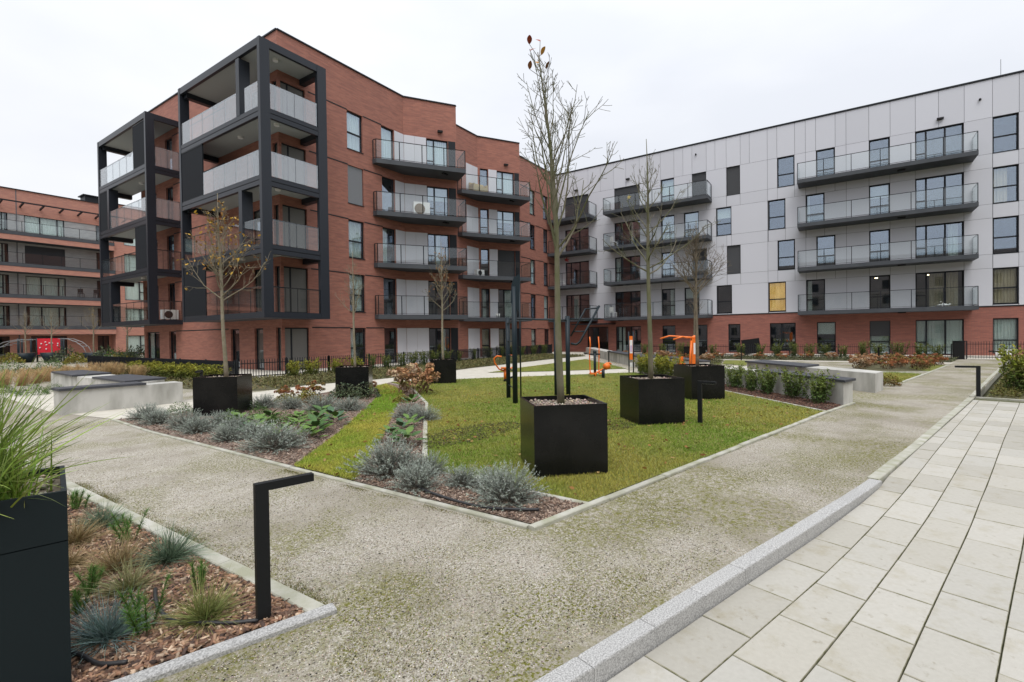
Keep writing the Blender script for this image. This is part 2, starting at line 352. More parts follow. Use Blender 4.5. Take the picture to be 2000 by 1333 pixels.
def copy_tree(o, parent=None):
    c = o.copy(); COL.objects.link(c)
    if parent is not None: c.parent = parent
    for ch in list(o.children): copy_tree(ch, c)
    return c

def np_mesh(name, V, F, mats, colr=None, smooth=False):
    me = bpy.data.meshes.new(name); V = np.asarray(V, np.float32); F = np.asarray(F, np.int32)
    me.vertices.add(len(V)); me.vertices.foreach_set('co', V.ravel())
    k = F.shape[1]; me.loops.add(F.size); me.loops.foreach_set('vertex_index', F.ravel())
    me.polygons.add(len(F)); me.polygons.foreach_set('loop_start', np.arange(0, F.size, k, dtype=np.int32))
    me.polygons.foreach_set('loop_total', np.full(len(F), k, np.int32))
    if smooth: me.polygons.foreach_set('use_smooth', np.ones(len(F), bool))
    for m in mats: me.materials.append(m)
    if colr is not None:
        a = me.attributes.new('Col', 'FLOAT_COLOR', 'POINT')
        a.data.foreach_set('color', np.c_[colr, np.ones(len(colr))].astype(np.float32).ravel())
    me.update(); me.validate(); return me
def unit(a): return a/np.maximum(np.linalg.norm(a, axis=1, keepdims=True), 1e-9)
def blades(P, D, Ln, Wd, droop, C, segs=2, taper=True, tipc=None):
    """N leaf blades: start P, direction D, length, width, droop (metres down at the tip), colour per blade"""
    P = np.asarray(P, float); N = len(P); D = unit(np.asarray(D, float)); Ln = np.broadcast_to(Ln, (N,)); Wd = np.broadcast_to(Wd, (N,)); droop = np.broadcast_to(droop, (N,))
    sd = np.cross(D, NR.normal(size=(N, 3))); sd = unit(sd)
    Vs = []; Cs = []
    for k in range(segs+1):
        t = k/segs
        c = P+D*(Ln*t)[:, None]; c[:, 2] -= droop*t*t
        w = Wd*((1-t)**.6 if taper == True else (math.sin(math.pi*(.12+.80*t))))/2
        if k == segs and taper == True: w = Wd*.04
        Vs.append(c-sd*w[:, None]); Vs.append(c+sd*w[:, None])
        cc = C if tipc is None else C*(1-t)+tipc*t
        Cs += [cc, cc]
    V = np.stack(Vs, 1).reshape(-1, 3); CC = np.stack(Cs, 1).reshape(-1, 3)
    q = 2*(segs+1); base = np.arange(N)[:, None]*q; F = []
    for k in range(segs): F.append(base+np.array([[2*k, 2*k+1, 2*k+3, 2*k+2]]))
    return V, np.concatenate(F), CC
def join(parts):
    V, F, C, o = [], [], [], 0
    for v, f, c in parts: V.append(v); F.append(f+o); C.append(c); o += len(v)
    return np.concatenate(V), np.concatenate(F), np.concatenate(C)
def cvar(base, N, v=.2, hue=.06):
    b = np.asarray(base, float)[None]*(1+NR.normal(0, v, (N, 1)))*(1+NR.normal(0, hue, (N, 3))); return np.clip(b, .004, .9)
def inpoly(P, poly):
    x, y = P[:, 0], P[:, 1]; r = np.zeros(len(P), bool); n = len(poly)
    for i in range(n):
        (x1, y1), (x2, y2) = poly[i], poly[(i+1) % n]
        if y1 == y2: continue
        c = ((y1 > y) != (y2 > y)) & (x < (x2-x1)*(y-y1)/(y2-y1)+x1); r ^= c
    return r
def polypts(poly, N, falloff=None):
    p = np.array(poly); lo, hi = p.min(0), p.max(0); out_ = []; n = 0
    for _ in range(60):
        q = NR.uniform(lo, hi, (N*3, 2)); q = q[inpoly(q, poly)]
        if falloff: q = q[NR.random(len(q)) < np.clip((falloff/np.hypot(q[:, 0], q[:, 1]))**2, .0, 1)]
        out_.append(q); n += len(q)
        if n >= N: break
    return np.concatenate(out_)[:N]
def sheet(name, poly, z, m, parent=None, kind='structure', thick=None):
    b = MB().use(m); b.prism(poly, None if thick is None else z-thick, z); o = b.build(name, parent)
    if parent is None: tag(o, kind=kind)
    return o
def lump(n=1):   # unit irregular stones, 8 faces
    V = np.array([(1, 0, 0), (-1, 0, 0), (0, 1, 0), (0, -1, 0), (0, 0, 1), (0, 0, -1)], float)
    F = np.array([(0, 2, 4), (2, 1, 4), (1, 3, 4), (3, 0, 4), (2, 0, 5), (1, 2, 5), (3, 1, 5), (0, 3, 5)]); return V, F
def lumps(P, size, C, flat=(1, 1, .6)):
    N = len(P); V0, F0 = lump(); sc = np.asarray(size).reshape(N, 1, 1)*np.array(flat)[None, None]*(1+NR.uniform(-.3, .3, (N, 6, 3)))
    A = NR.uniform(0, 6.28, N); V = V0[None]*sc; c, s_ = np.cos(A)[:, None], np.sin(A)[:, None]
    x = V[..., 0]*c-V[..., 1]*s_; y = V[..., 0]*s_+V[..., 1]*c
    V = np.stack([x, y, V[..., 2]], -1)+P[:, None]
    F = F0[None]+np.arange(N)[:, None, None]*6; return V.reshape(-1, 3), F.reshape(-1, 3), np.repeat(C, 6, 0)
def chips(P, C, ln=(.02, .07), wd=(.008, .025)):   # bark chips: thin tilted slabs
    N = len(P); l_ = NR.uniform(*ln, N)/2; w_ = NR.uniform(*wd, N)/2; h_ = NR.uniform(.002, .006, N)
    A = NR.uniform(0, 6.28, N); T = NR.normal(0, .28, N); R = NR.normal(0, .4, N)
    ex = np.c_[np.cos(A)*np.cos(T), np.sin(A)*np.cos(T), np.sin(T)]; up = np.tile([0., 0, 1], (N, 1))
    ey = unit(np.cross(up, ex)); ez = np.cross(ex, ey); ey = ey*np.cos(R)[:, None]+ez*np.sin(R)[:, None]; ez = np.cross(ex, ey)
    Vs = []
    for sx_, sy_, sz_ in ((-1, -1, -1), (1, -.6, -1), (.8, 1, -1), (-1, .7, -1), (-1, -1, 1), (1, -.6, 1), (.8, 1, 1), (-1, .7, 1)):
        Vs.append(P+ex*(l_*sx_)[:, None]+ey*(w_*sy_)[:, None]+ez*(h_*sz_)[:, None])
    V = np.stack(Vs, 1).reshape(-1, 3)
    q = np.array([(4, 5, 6, 7), (0, 1, 5, 4), (1, 2, 6, 5), (2, 3, 7, 6), (3, 0, 4, 7)])
    F = (np.arange(N)[:, None, None]*8+q[None]).reshape(-1, 4); return V, F, np.repeat(C, 8, 0)

# ------------------------------------------------------------------ ground, paths, lawns, beds
KX = [-3, .5, 2.2, 4.0, 6.19, 8.74, 11.82, 15.2, 36]; KY = [2.65, 1.54, 1.0, .445, -.255, -.91, -1.68, -2.52, -7.42]
def yk(x): return float(np.interp(x, KX, KY))
def yks(x): return sum(yk(x+d) for d in (-.9, -.45, 0, .45, .9))/5
gb = MB().use(JOINT); gb.prism([(-300, -300), (400, -300), (400, 300), (-300, 300)], None, -.32)
tag(gb.build('ground'), kind='structure')
xs = np.linspace(-3, 36, 60)
up = [(x, yks(x)) for x in xs]
sheet('gravel_path', up+[(60, -13), (60, 90), (-40, 90), (-40, 4.5), (-3, 2.7)], 0, GRAVEL)
tag(bpy.data.objects['gravel_path'], kind='structure')
def lawn(name, poly, z=.016, m=None): return sheet(name, poly, z, m or LAWN)
LW1 = [(4.16, 2.0), (11.3, .27), (14.2, 2.72), (17.4, 5.45), (19.25, 7.0), (14.2, 11.2), (11.7, 13.1), (10.75, 11.1), (8.35, 8.10), (6.4, 6.26), (4.25, 4.17), (4.16, 2.75)]
LW2 = [(3.46, 4.48), (4.82, 5.68), (7.41, 8.15), (9.75, 10.35), (10.55, 11.6), (11.2, 12.75), (10.4, 12.4), (9.3, 10.85), (8.01, 9.58), (4.98, 6.85), (3.46, 5.62)]
LW3 = [(16.6, 12.5), (18.47, 10.45), (21.2, 8.1), (25.5, 11.4), (28.2, 13.5), (20.29, 13.0)]
LW4 = [(25.3, 3.75), (29.8, 4.3), (29.8, 5.5), (26.3, 5.0)]
LW5 = [(23.34, -1.34), (22.75, -2.4), (19.6, -1.68), (18.35, -1.33), (19.3, -.9)]
LW6 = [(29.32, -3.1), (28.84, -3.9), (24.01, -2.72), (26, -2.3)]
for i, (nm, p) in enumerate((('lawn', LW1), ('lawn', LW2), ('lawn', LW3), ('lawn', LW4), ('lawn', LW5), ('lawn', LW6))): lawn(nm, p)
B1 = [(3.46, 2.1), (4.1, 1.96), (4.12, 2.75), (4.2, 4.15), (6.38, 6.25), (8.33, 8.1), (10.7, 11.1), (11.5, 12.95), (11.2, 12.75), (10.55, 11.6), (9.75, 10.35), (7.41, 8.15), (4.82, 5.68), (3.46, 4.48)]
B2 = [(3.46, 5.62), (4.98, 6.85), (8.01, 9.58), (9.3, 10.85), (10.4, 12.4), (8.3, 12.35), (6.2, 11.85), (3.62, 12.1), (3.5, 10)]
B3 = [(11.42, .25), (12.5, -.02), (14.6, 1.7), (17.2, 3.9), (19.0, 6.0), (18.9, 6.6), (17.4, 5.4), (14.25, 2.7)]
B4 = [(1.55, 8.6), (1.62, 2.56), (-1.5, 3.4), (-1.5, 8.6)]
sheet('mulch_bed', B1, .010, SOILF); sheet('mulch_bed', B2, .010, SOILF); sheet('mulch_bed', B3, .010, SOIL); sheet('mulch_bed', B4, -.02+.025, SOIL)
GC1 = [(9.6, 19.0), (8.4, 14.6), (9.6, 14.9), (11.9, 14.45), (13.8, 14.4), (18.6, 15.0), (27.7, 15.6), (32, 15.3), (33.5, 19.6), (24, 19.8), (20, 18.75)]
GC1b = [(9.3, 19.2), (9.3, 36), (6.9, 36), (6.6, 19.5), (7.6, 15.0), (8.4, 14.6), (9.6, 19.0)]
GC2 = [(30.9, 6.0), (31.2, -4.35), (34.4, -5.1), (34.7, 12), (31.5, 12)]
HB = [(29.75, -.85), (29.9, -2.95), (24.2, -2.6), (22.9, -1.2), (25.5, -.4)]
HB2 = [(30, 5.6), (34, 12), (30.5, 12.5), (24.8, 6.6), (25.2, 4.8), (26.3, 5.05)]
for p in (GC1, GC1b, GC2, HB, HB2): sheet('planted_bed', p, .010, SOILG)
BR = [(15.55, -2.78), (15.15, -3.6), (14.6, -6), (36, -11.5), (36, -7.6)]
sheet('planted_bed', BR, .008, SOILG)
W1 = [(3.3, 14.2), (3.62, 12.12), (6.2, 11.87), (8.3, 12.38), (11.3, 12.85), (11.75, 13.15), (14.3, 11.25), (19.3, 7.05), (21.0, 8.1), (18.4, 10.4), (16.5, 12.5), (20.29, 13.02), (28.2, 13.52), (32, 13.9), (38.5, 17), (38.5, 18.6), (32, 15.28), (27.7, 15.58), (18.6, 14.98), (13.8, 14.38), (11.9, 14.43), (9.6, 14.88), (8.4, 14.5), (5.7, 14.2)]
sheet('pale_path', W1, .006, PATHW)
sheet('pale_path', [(3.2, 14.45), (4.7, 14.45), (4.75, 19.4), (4.95, 21.5), (3.4, 21.5)], .006, PATHW)
sheet('pale_path', [(30.1, 5.9), (30.05, -4.2), (31.1, -4.45), (30.8, 6.0)], .006, PATHW)
sheet('pale_path', [(20.5, 4.9), (19.5, 3.4), (23.6, 2.8), (25.1, 3.7), (25.1, 4.7)], .006, PATHW)
sheet('terrace_paving', [(9.6, 19.2), (13.28, 19.2), (33.6, 19.9), (35, 16.5), (40, 16.5), (40, 22.6), (13.3, 22.6), (13.3, 40), (9.6, 40)], .006, PATHW)
sheet('terrace_paving', [(34.9, 13), (34.9, -14), (40.1, -14), (40.1, 16.5), (37, 16.5)], .006, PATHW)

# ---- paving: every slab its own piece, sinking towards the camera below the granite kerb
pv = MB().use(JOINT)
def pz(x): return -.082*(1-min(1, max(0, (x-4.6)/3.8)))**1.3
NX = 40; xs2 = np.linspace(-1.5, 15.4, NX)
for i in range(NX-1):
    a, b = xs2[i], xs2[i+1]
    pv.face([(a, yks(a)-4.6, pz(a)-.022), (b, yks(b)-4.6, pz(b)-.022), (b, yks(b)-.02, pz(b)-.022), (a, yks(a)-.02, pz(a)-.022)])
paving = pv.build('paving'); tag(paving, kind='structure')
arc = [(-1.5, yks(-1.5))]; xx = -1.5
lens = [0]; pts = [(-1.5, yks(-1.5))]
while xx < 15.6:
    xx += .05; p = (xx, yks(xx)); lens.append(lens[-1]+math.dist(p, pts[-1])); pts.append(p)
PX = np.array([p[0] for p in pts]); PY = np.array([p[1] for p in pts]); PL = np.array(lens)
def kp(s, c):     # point at arc length s along the kerb, c metres to its right
    x = np.interp(s, PL, PX); y = np.interp(s, PL, PY)
    x2 = np.interp(s+.3, PL, PX); y2 = np.interp(s+.3, PL, PY); x1 = np.interp(s-.3, PL, PX); y1 = np.interp(s-.3, PL, PY)
    d = np.array([x2-x1, y2-y1]); d /= np.linalg.norm(d); return x+d[1]*c, y-d[0]*c
CW, RL, G2_ = .312, .565, .003
s0 = 2.2
for col in range(9):
    def o1(x): return float(np.interp(x, [2, 3.9, 5.5, 7, 10, 14.5], [.352, .338, .275, .225, .165, .11]))
    def o3(x): return float(np.interp(x, [1, 3, 4, 5.1, 6.5, 9.9, 14], [1.02, .96, .905, .845, .785, .745, .74]))
    def edge(a_, n_):
        x_ = float(np.interp(a_, PL, PX)); return float(np.interp(x_, [6.2, 6.6], [.054, .012])) if n_ == 0 else o1(x_) if n_ == 1 else (o1(x_)+o3(x_))/2 if n_ == 2 else o3(x_)+(n_-3)*CW
    sh = (0.0 if col % 2 else RL*.5)+.07*col % .1
    k = -2
    while True:
        a = s0+k*RL+sh; b = a+RL; k += 1
        if a > PL[-1]-.75: break
        if a < 0: continue
        b = min(b, PL[-1]-.7)
        if b-a < .1: continue
        ps = [kp(a+G2_, edge(a, col+1)-G2_), kp(b-G2_, edge(b, col+1)-G2_), kp(b-G2_, edge(b, col)+G2_), kp(a+G2_, edge(a, col)+G2_)]
        dz = rnd.uniform(-.0015, .0015); t1, t2 = rnd.uniform(-.001, .001), rnd.uniform(-.001, .001)
        z = [pz(p[0])+dz+q for p, q in zip(ps, (t1, t2, -t1, -t2))]
        cxm = sum(p[0] for p in ps)/4; cym = sum(p[1] for p in ps)/4; czm = sum(z)/4
        m = MB().use(PAVEE); e = .0045; mi = 0
        inn = [(p[0]+(cxm-p[0])*e/.3, p[1]+(cym-p[1])*e/.3) for p in ps]
        lo = [(p[0], p[1], q-.03) for p, q in zip(ps, z)]; mid = [(p[0], p[1], q-.003) for p, q in zip(ps, z)]; tp = [(p[0], p[1], q) for p, q in zip(inn, z)]
        i0 = 0; m.v = lo+mid+tp
        for r0_ in (0, 4):
            for j in range(4): m.f.append((r0_+j, r0_+(j+1) % 4, r0_+4+(j+1) % 4, r0_+4+j)); m.m.append(0)
        m.use(PAVE); m.f.append((8, 9, 10, 11)); m.m.append(1)
        o = m.build('paver', paving, off=(cxm, cym, czm)); o.location = (cxm, cym, czm)

# ---- granite kerb
kerb = thing('kerb', 'speckled grey granite kerb between the gravel path and the paving slabs', 'kerb', (3.2, .7, 0))
s = 0.3
while True:
    x = np.interp(s+.5, PL, PX)
    if x > 6.45: break
    ps = [kp(s+.002, .048), kp(s+.498, .048), kp(s+.498, -.062), kp(s+.002, -.062)]
    m = MB().use(GRAN); tz = .018+rnd.uniform(-.002, .002)
    lo = [(p[0], p[1], -.3) for p in ps]; mid = [(p[0], p[1], tz-.008) for p in ps]
    cx_ = sum(p[0] for p in ps)/4; cy_ = sum(p[1] for p in ps)/4
    tp = [(p[0]+(cx_-p[0])*.06, p[1]+(cy_-p[1])*.06, tz) for p in ps]
    m.v = lo+mid+tp
    for r0_ in (0, 4):
        for j in range(4): m.f.append((r0_+j, r0_+(j+1) % 4, r0_+4+(j+1) % 4, r0_+4+j)); m.m.append(0)
    m.f.append((8, 9, 10, 11)); m.m.append(0)
    m.build('kerb_stone', kerb); s += .5

# ---- concrete edgings, laid in one metre lengths
def edging(pts, w=.07, top=.03, side=0, piece=1.0, m=CONC2):
    e = MB(); holder = None
    root = bpy.data.objects.new('edging', None); COL.objects.link(root); tag(root, kind='structure')
    for a, b in zip(pts[:-1], pts[1:]):
        a = Vector((*a, 0)); b = Vector((*b, 0)); n = max(1, round((b-a).length/piece)); d = (b-a)/n; sd = Vector((-d.y, d.x, 0)).normalized()
        for k in range(n):
            p = a+d*k; q = p+d*.994; t = top+rnd.uniform(-.003, .003); u_ = rnd.uniform(-.003, .003)
            mb = MB().use(m); w2 = w/2; s_ = sd*(w2*side)
            P4 = [p-sd*w2+s_, q-sd*w2+s_, q+sd*w2+s_, p+sd*w2+s_]; c = (P4[0]+P4[2])/2
            mb.v = [(v.x, v.y, -.2) for v in P4]+[(v.x, v.y, t-.008+u_) for v in P4]+[(v.x+(c.x-v.x)*.0-sd.x*0+(.006*(1 if i in (0, 1) else -1))*sd.x, v.y+(.006*(1 if i in (0, 1) else -1))*sd.y, t+u_) for i, v in enumerate(P4)]
            for r0_ in (0, 4):
                for j in range(4): mb.f.append((r0_+j, r0_+(j+1) % 4, r0_+4+(j+1) % 4, r0_+4+j)); mb.m.append(0)
            mb.f.append((8, 9, 10, 11)); mb.m.append(0); mb.build('edging_stone', root)
edging([(3.36, 2.11), (11.38, .235), (13.05, -.22)])
edging([(3.38, 2.15), (3.40, 5.6), (3.44, 10), (3.56, 12.1)], w=.06, top=.022)
edging([(4.12, 1.97), (4.14, 2.75)], w=.06); edging([(4.22, 4.15), (6.39, 6.25), (8.34, 8.1), (10.75, 11.1)], w=.075)
edging([(11.4, .26), (14.24, 2.72), (17.42, 5.45), (18.9, 6.65)], w=.06)
edging([(1.66, 9.0), (1.68, 2.52)], w=.10, top=.03); edging([(1.75, 2.47), (.4, 2.87), (-1.5, 3.44)], w=.085, top=.03, m=GRAN)
edging([(6.47, -.272), (8.74, -.86), (11.82, -1.62), (15.3, -2.48)], w=.11, top=.012)
edging([(15.45, -2.52), (22, -4.05), (35, -7.15)], w=.09, top=.03)
edging([(18.35, -1.38), (22.6, -2.45), (29, -3.98)], w=.08, top=.03)
edging([(15.45, -2.6), (14.6, -6)], w=.06, top=.02)
edging([(22.75, -2.43), (23.4, -1.3)], w=.06); edging([(24.0, -2.72), (22.9, -1.2)], w=.06)

# ------------------------------------------------------------------ facade kit
def facade(mb, P0, P1, z0, z1, ops, depth=.16, m=BRICK, rm=None):
    """wall face from P0 to P1 (outside on the right hand), with openings (s0, s1, za, zb) and their reveals"""
    P0 = Vector((*P0, 0)); P1 = Vector((*P1, 0)); Ln = (P1-P0).length; d = (P1-P0)/Ln; n = Vector((-d.y, d.x, 0))
    mb.use(m)
    def pt(s_, z, y=0): q = P0+d*s_+n*y; return (q.x, q.y, z)
    ss = sorted({0, Ln, *[o[0] for o in ops], *[o[1] for o in ops]}); zs = sorted({z0, z1, *[o[2] for o in ops], *[o[3] for o in ops]})
    ss = [s_ for s_ in ss if 0 <= s_ <= Ln]; zs = [z for z in zs if z0 <= z <= z1]
    for i in range(len(ss)-1):
        run = None
        for j in range(len(zs)-1):
            sm, zm = (ss[i]+ss[i+1])/2, (zs[j]+zs[j+1])/2
            if any(o[0] < sm < o[1] and o[2] < zm < o[3] for o in ops):
                if run is not None: mb.face([pt(ss[i], run), pt(ss[i+1], run), pt(ss[i+1], zs[j]), pt(ss[i], zs[j])]); run = None
            elif run is None: run = zs[j]
        if run is not None: mb.face([pt(ss[i], run), pt(ss[i+1], run), pt(ss[i+1], z1), pt(ss[i], z1)])
    mb.use(rm or m)
    for a, b, c, e in ops:
        mb.face([pt(a, c), pt(a, c, depth), pt(a, e, depth), pt(a, e)][::-1]); mb.face([pt(b, c), pt(b, c, depth), pt(b, e, depth), pt(b, e)])
        mb.face([pt(a, e), pt(b, e), pt(b, e, depth), pt(a, e, depth)][::-1]); mb.face([pt(a, c), pt(b, c), pt(b, c, depth), pt(a, c, depth)])
_wc = {}
def wmesh(key, fn):
    if key not in _wc: _wc[key] = fn()
    return _wc[key]
def window(parent, P0, P1, s_, z, w, h, cols=(1,), tr=None, fill='', depth=.15, sill=True, fw=.055, re=.35, pmat=None):
    """a window in the opening at s_, z of the wall P0-P1; cols: column widths, tr: {column: transom height share}"""
    P0 = Vector((*P0, 0)); P1 = Vector((*P1, 0)); d = (P1-P0).normalized(); rz = math.atan2(d.y, d.x)
    tr = tr or {}; w = round(w, 3); h = round(h, 3); tot = sum(cols)
    key = (w, h, tuple(cols), tuple(sorted(tr.items())), depth, fw)
    ex = [fw+(w-2*fw)*sum(cols[:i])/tot for i in range(len(cols)+1)]
    def frame():
        b = MB().use(FRAME); y0, y1 = depth-.05, depth+.03
        b.box(0, fw, y0, y1, 0, h); b.box(w-fw, w, y0, y1, 0, h); b.box(fw, w-fw, y0, y1, h-fw*1.3, h); b.box(fw, w-fw, y0, y1, 0, fw*1.3)
        for x in ex[1:-1]: b.box(x-fw*.8, x+fw*.8, y0, y1, fw*1.3, h-fw*1.3)
        for c, f in tr.items():
            xa = ex[c]+(fw*.8 if c else 0); xb = ex[c+1]-(fw*.8 if c < len(cols)-1 else 0); b.box(xa, xb, y0, y1, h*f-fw*.7, h*f+fw*.7)
        return b.mesh('window')
    base = P0+d*s_; po = parent_off(parent)
    win = obj('window', wmesh(('f',)+key, frame), parent, (base.x-po[0], base.y-po[1], z-po[2]), rz)
    for c in range(len(cols)):
        xa, xb = ex[c], ex[c+1]
        zz = [0, h] if c not in tr else [0, h*tr[c], h]
        for k in range(len(zz)-1):
            pw, ph = round(xb-xa, 3), round(zz[k+1]-zz[k], 3)
            def pm(pw=pw, ph=ph):
                b = MB().use(pmat or PANE); b.box(.02, pw-.02, 0, .012, .02, ph-.02); return b.mesh('pane')
            obj('pane', wmesh(('p', pw, ph, pmat.name if pmat else ''), pm), win, (xa, depth-.015, zz[k]))
    def room():
        b = MB().use(ROOM); D = 2.4; y = depth+.035; e = re
        x0, x1, z0_, z1_ = -e, w+e, -.02 if h > 2.2 else -.25, h+.25
        b.face([(x0, y+D, z0_), (x1, y+D, z0_), (x1, y+D, z1_), (x0, y+D, z1_)])
        b.face([(x0, y, z0_), (x0, y+D, z0_), (x0, y+D, z1_), (x0, y, z1_)]); b.face([(x1, y, z0_), (x1, y, z1_), (x1, y+D, z1_), (x1, y+D, z0_)])
        b.face([(x0, y, z1_), (x0, y+D, z1_), (x1, y+D, z1_), (x1, y, z1_)]); b.face([(x0, y, z0_), (x1, y, z0_), (x1, y+D, z0_), (x0, y+D, z0_)])
        for q in ([(x0, y, z0_), (x0, y, z1_), (0, y, z1_), (0, y, z0_)], [(w, y, z0_), (w, y, z1_), (x1, y, z1_), (x1, y, z0_)], [(0, y, h), (0, y, z1_), (w, y, z1_), (w, y, h)], [(0, y, z0_), (0, y, 0), (w, y, 0), (w, y, z0_)]): b.face(q)
        return b.mesh('room_interior')
    obj('room_interior', wmesh(('r', w, h, depth, re), room), win)
    if sill and h < 2.2:
        def sm():
            b = MB().use(FRAME); b.box(-.02, w+.02, -.04, depth-.05, -.025, .006); return b.mesh('sill')
        obj('sill', wmesh(('s', w, depth), sm), win)
    for f in fill.split():
        fm, x0, x1 = f, .03, w-.03
        if ':' in f: fm, q = f.split(':'); q = [float(t) for t in q.split('-')]; x0, x1 = w*q[0], w*q[1]
        if fm in ('curt', 'curtb'):
            def cm(x0=x0, x1=x1, fm=fm):
                b = MB().use(CURT if fm == 'curt' else CURTB); n = max(6, int((x1-x0)*22)); y = depth+.09
                P = [(x0+(x1-x0)*i/n, y+.03*math.sin(i*2.1)+.012*math.sin(i*.9)) for i in range(n+1)]
                for i in range(n): b.face([(*P[i], .03), (*P[i+1], .03), (*P[i+1], h-.05), (*P[i], h-.05)])
                return b.mesh('curtain', True)
            obj('curtain', wmesh(('c', fm, w, h, x0, x1, depth), cm), win)
        elif fm in ('shut', 'shutg', 'shuth'):
            def sm2(fm=fm):
                b = MB().use(SHUTG if fm == 'shutg' else SHUT); z_ = h-.02; lo = h*.55 if fm == 'shuth' else .03
                while z_ > lo:
                    b.face([(.03, depth-.075, z_), (.03, depth-.085, z_-.02), (w-.03, depth-.085, z_-.02), (w-.03, depth-.075, z_)])
                    b.face([(.03, depth-.085, z_-.02), (.03, depth-.07, z_-.045), (w-.03, depth-.07, z_-.045), (w-.03, depth-.085, z_-.02)]); z_ -= .045
                return b.mesh('roller_shutter')
            obj('roller_shutter', wmesh(('sh', fm, w, h, depth), sm2), win)
        elif fm == 'lit':
            b = MB().use(LIT); b.box(.03, w-.03, depth+.10, depth+.11, .03, h-.03); b.build('lit_blind', win, off=(0, 0, 0))
        elif fm == 'lamp':
            b = MB().use(WARM); b.box(w*.3, w*.45, depth+.8, depth+.95, h-.1, h-.04); b.build('ceiling_lamp', win, off=(0, 0, 0))
        elif fm == 'blind':
            b = MB().use(CURT); b.box(.05, w-.05, depth+.05, depth+.055, h*.62, h-.06); b.build('roller_blind', win, off=(0, 0, 0))
    return win
def railing(bal, path, z, h=1.1, glass=None, sides=None, spacing=1.25, first=True):
    """posts, top rail and glass panes along a path (local to the building)"""
    po = parent_off(bal); glass = glass or RGLASS
    r = MB().use(FRAME)
    for i in range(len(path)-1):
        a = Vector((*path[i], z)); b = Vector((*path[i+1], z)); Ln = (b-a).length; n = max(1, round(Ln/spacing)); d = (b-a)/n
        r.bar(a+Vector((0, 0, h)), b+Vector((0, 0, h)), .035, .03); r.bar(a+Vector((0, 0, .06)), b+Vector((0, 0, .06)), .03, .02)
        for k in range(n+1):
            if k == 0 and i > 0: continue
            p = a+d*k; r.box(p.x-.018, p.x+.018, p.y-.018, p.y+.018, z-.16, z+h)
        sd = Vector((-d.y, d.x, 0)).normalized()*.026
        for k in range(n):
            p = a+d*k+d.normalized()*.006+sd; q = a+d*(k+1)-d.normalized()*.006+sd
            g = MB().use(glass); g.bar(p+Vector((0, 0, h/2+.03)), q+Vector((0, 0, h/2+.03)), .012, h-.08); g.build('glass_panel', bal)
    r.build('railing', bal)
def slab_balcony(b, poly, zt, th=.27):
    m = MB().use(SLAB); m.prism(poly, zt-th, zt); return m.build('balcony', b)
def wall_lamp(b, p, dirv, k='flood'):
    m = MB().use(BLACKP); d = Vector((*dirv, 0)); s_ = Vector((-d.y, d.x, 0)); p = Vector(p)
    if k == 'flood': m.bar(p-s_*.16+d*.1, p+s_*.16+d*.1, .14, .12); m.bar(p, p+d*.1, .06, .06)
    else: m.tube([p, p+d*.08, p+d*.12-Vector((0, 0, .08))], [.05, .06, .055], 8)
    m.build('wall_lamp', b)

# ------------------------------------------------------------------ red brick building with the wavy front
RZ = 16.45
red = thing('red_brick_building', 'red brick apartment building with wavy front, curved balconies and black steel loggia towers', 'building', (13.28, 22.45, 0))
HD = [2.12+3*k for k in range(5)]
fl = lambda k: .0 if k == 0 else 3*k-.17
wb = MB()
K1 = (21.42, 22.45); T1_ = (24.27, 20.6); K2 = (28.84, 22.45); T2_ = (31.82, 20.64)
def addwall(P0, P1, wins, zb=-.2, zt=RZ, m=BRICK, mb=None, par=None):
    """wins: (s0, s1, za, zb, kwargs)"""
    facade(mb or wb, P0, P1, zb, zt, [w_[:4] for w_ in wins], .16, m)
    for a, b, c, e, kw in wins: window(par or red, P0, P1, a, c, b-a, e-c, **kw)
A0 = (13.28, 22.45); wins = []
for k in range(5):
    wins.append((.14, 1.44, fl(k), HD[k], dict(cols=(.36, .9), sill=False, re=0, fill='curt:.36-.98' if k else 'curt:.75-.98')))
    if k == 0: wins.append((3.96, 5.02, .12, HD[0], dict(tr={0: .44}, fill='curt:.0-.4')))
    else: wins.append((3.96, 5.02, HD[k]-2.11, HD[k], dict(tr={0: .45}, fill={4: 'curt', 3: 'shutg', 2: 'curt', 1: 'blind curt:.5-.95'}[k])))
    wins.append((6.37, 7.36, fl(k), HD[k], dict(sill=False, fill={4: 'curt', 3: '', 2: 'curt:.1-.5', 1: '', 0: ''}[k])))
addwall(A0, K1, wins)
def kinkwins(L_):
    return L_
w2 = []
for k in range(5): w2.append((1.43, 2.83, fl(k), HD[k], dict(cols=(.48, .92), tr={0: .4}, sill=False, re=0, fill={4: 'curt', 3: 'blind', 2: 'curt:.4-.6', 1: '', 0: 'curt:.6-.8'}[k])))
addwall(K1, T1_, w2)
facade(wb, T1_, (24.27, 22.45), -.2, RZ, []); facade(wb, (24.27, 22.45), K2, -.2, RZ, [])
w3 = []
for k in range(5):
    w3.append((.18, .84, fl(k), HD[k], dict(sill=False, tr={0: .4}, fill={0: 'curtb', 1: 'curt:.3-.7'}.get(k, ''))))
    w3.append((1.56, 3.0, fl(k), HD[k], dict(re=0, cols=(.48, .92), tr={0: .4}, sill=False, fill={4: 'curt', 2: 'shut', 0: 'curtb', 1: 'curt:.4-.95', 3: 'blind'}[k])))
addwall(K2, T2_, w3)
facade(wb, T2_, (31.82, 22.1), -.2, RZ, [])
w4 = []
for k in range(5):
    zb_ = HD[k]-2.11 if k else .2
    for a in (3.78, 6.03): w4.append((a, a+.86, zb_, HD[k], dict(tr={0: .45}, fill=rnd.choice(['', 'curt', 'curt:.5-1', '']))))
addwall((31.82, 22.1), (40.0, 22.1), w4)
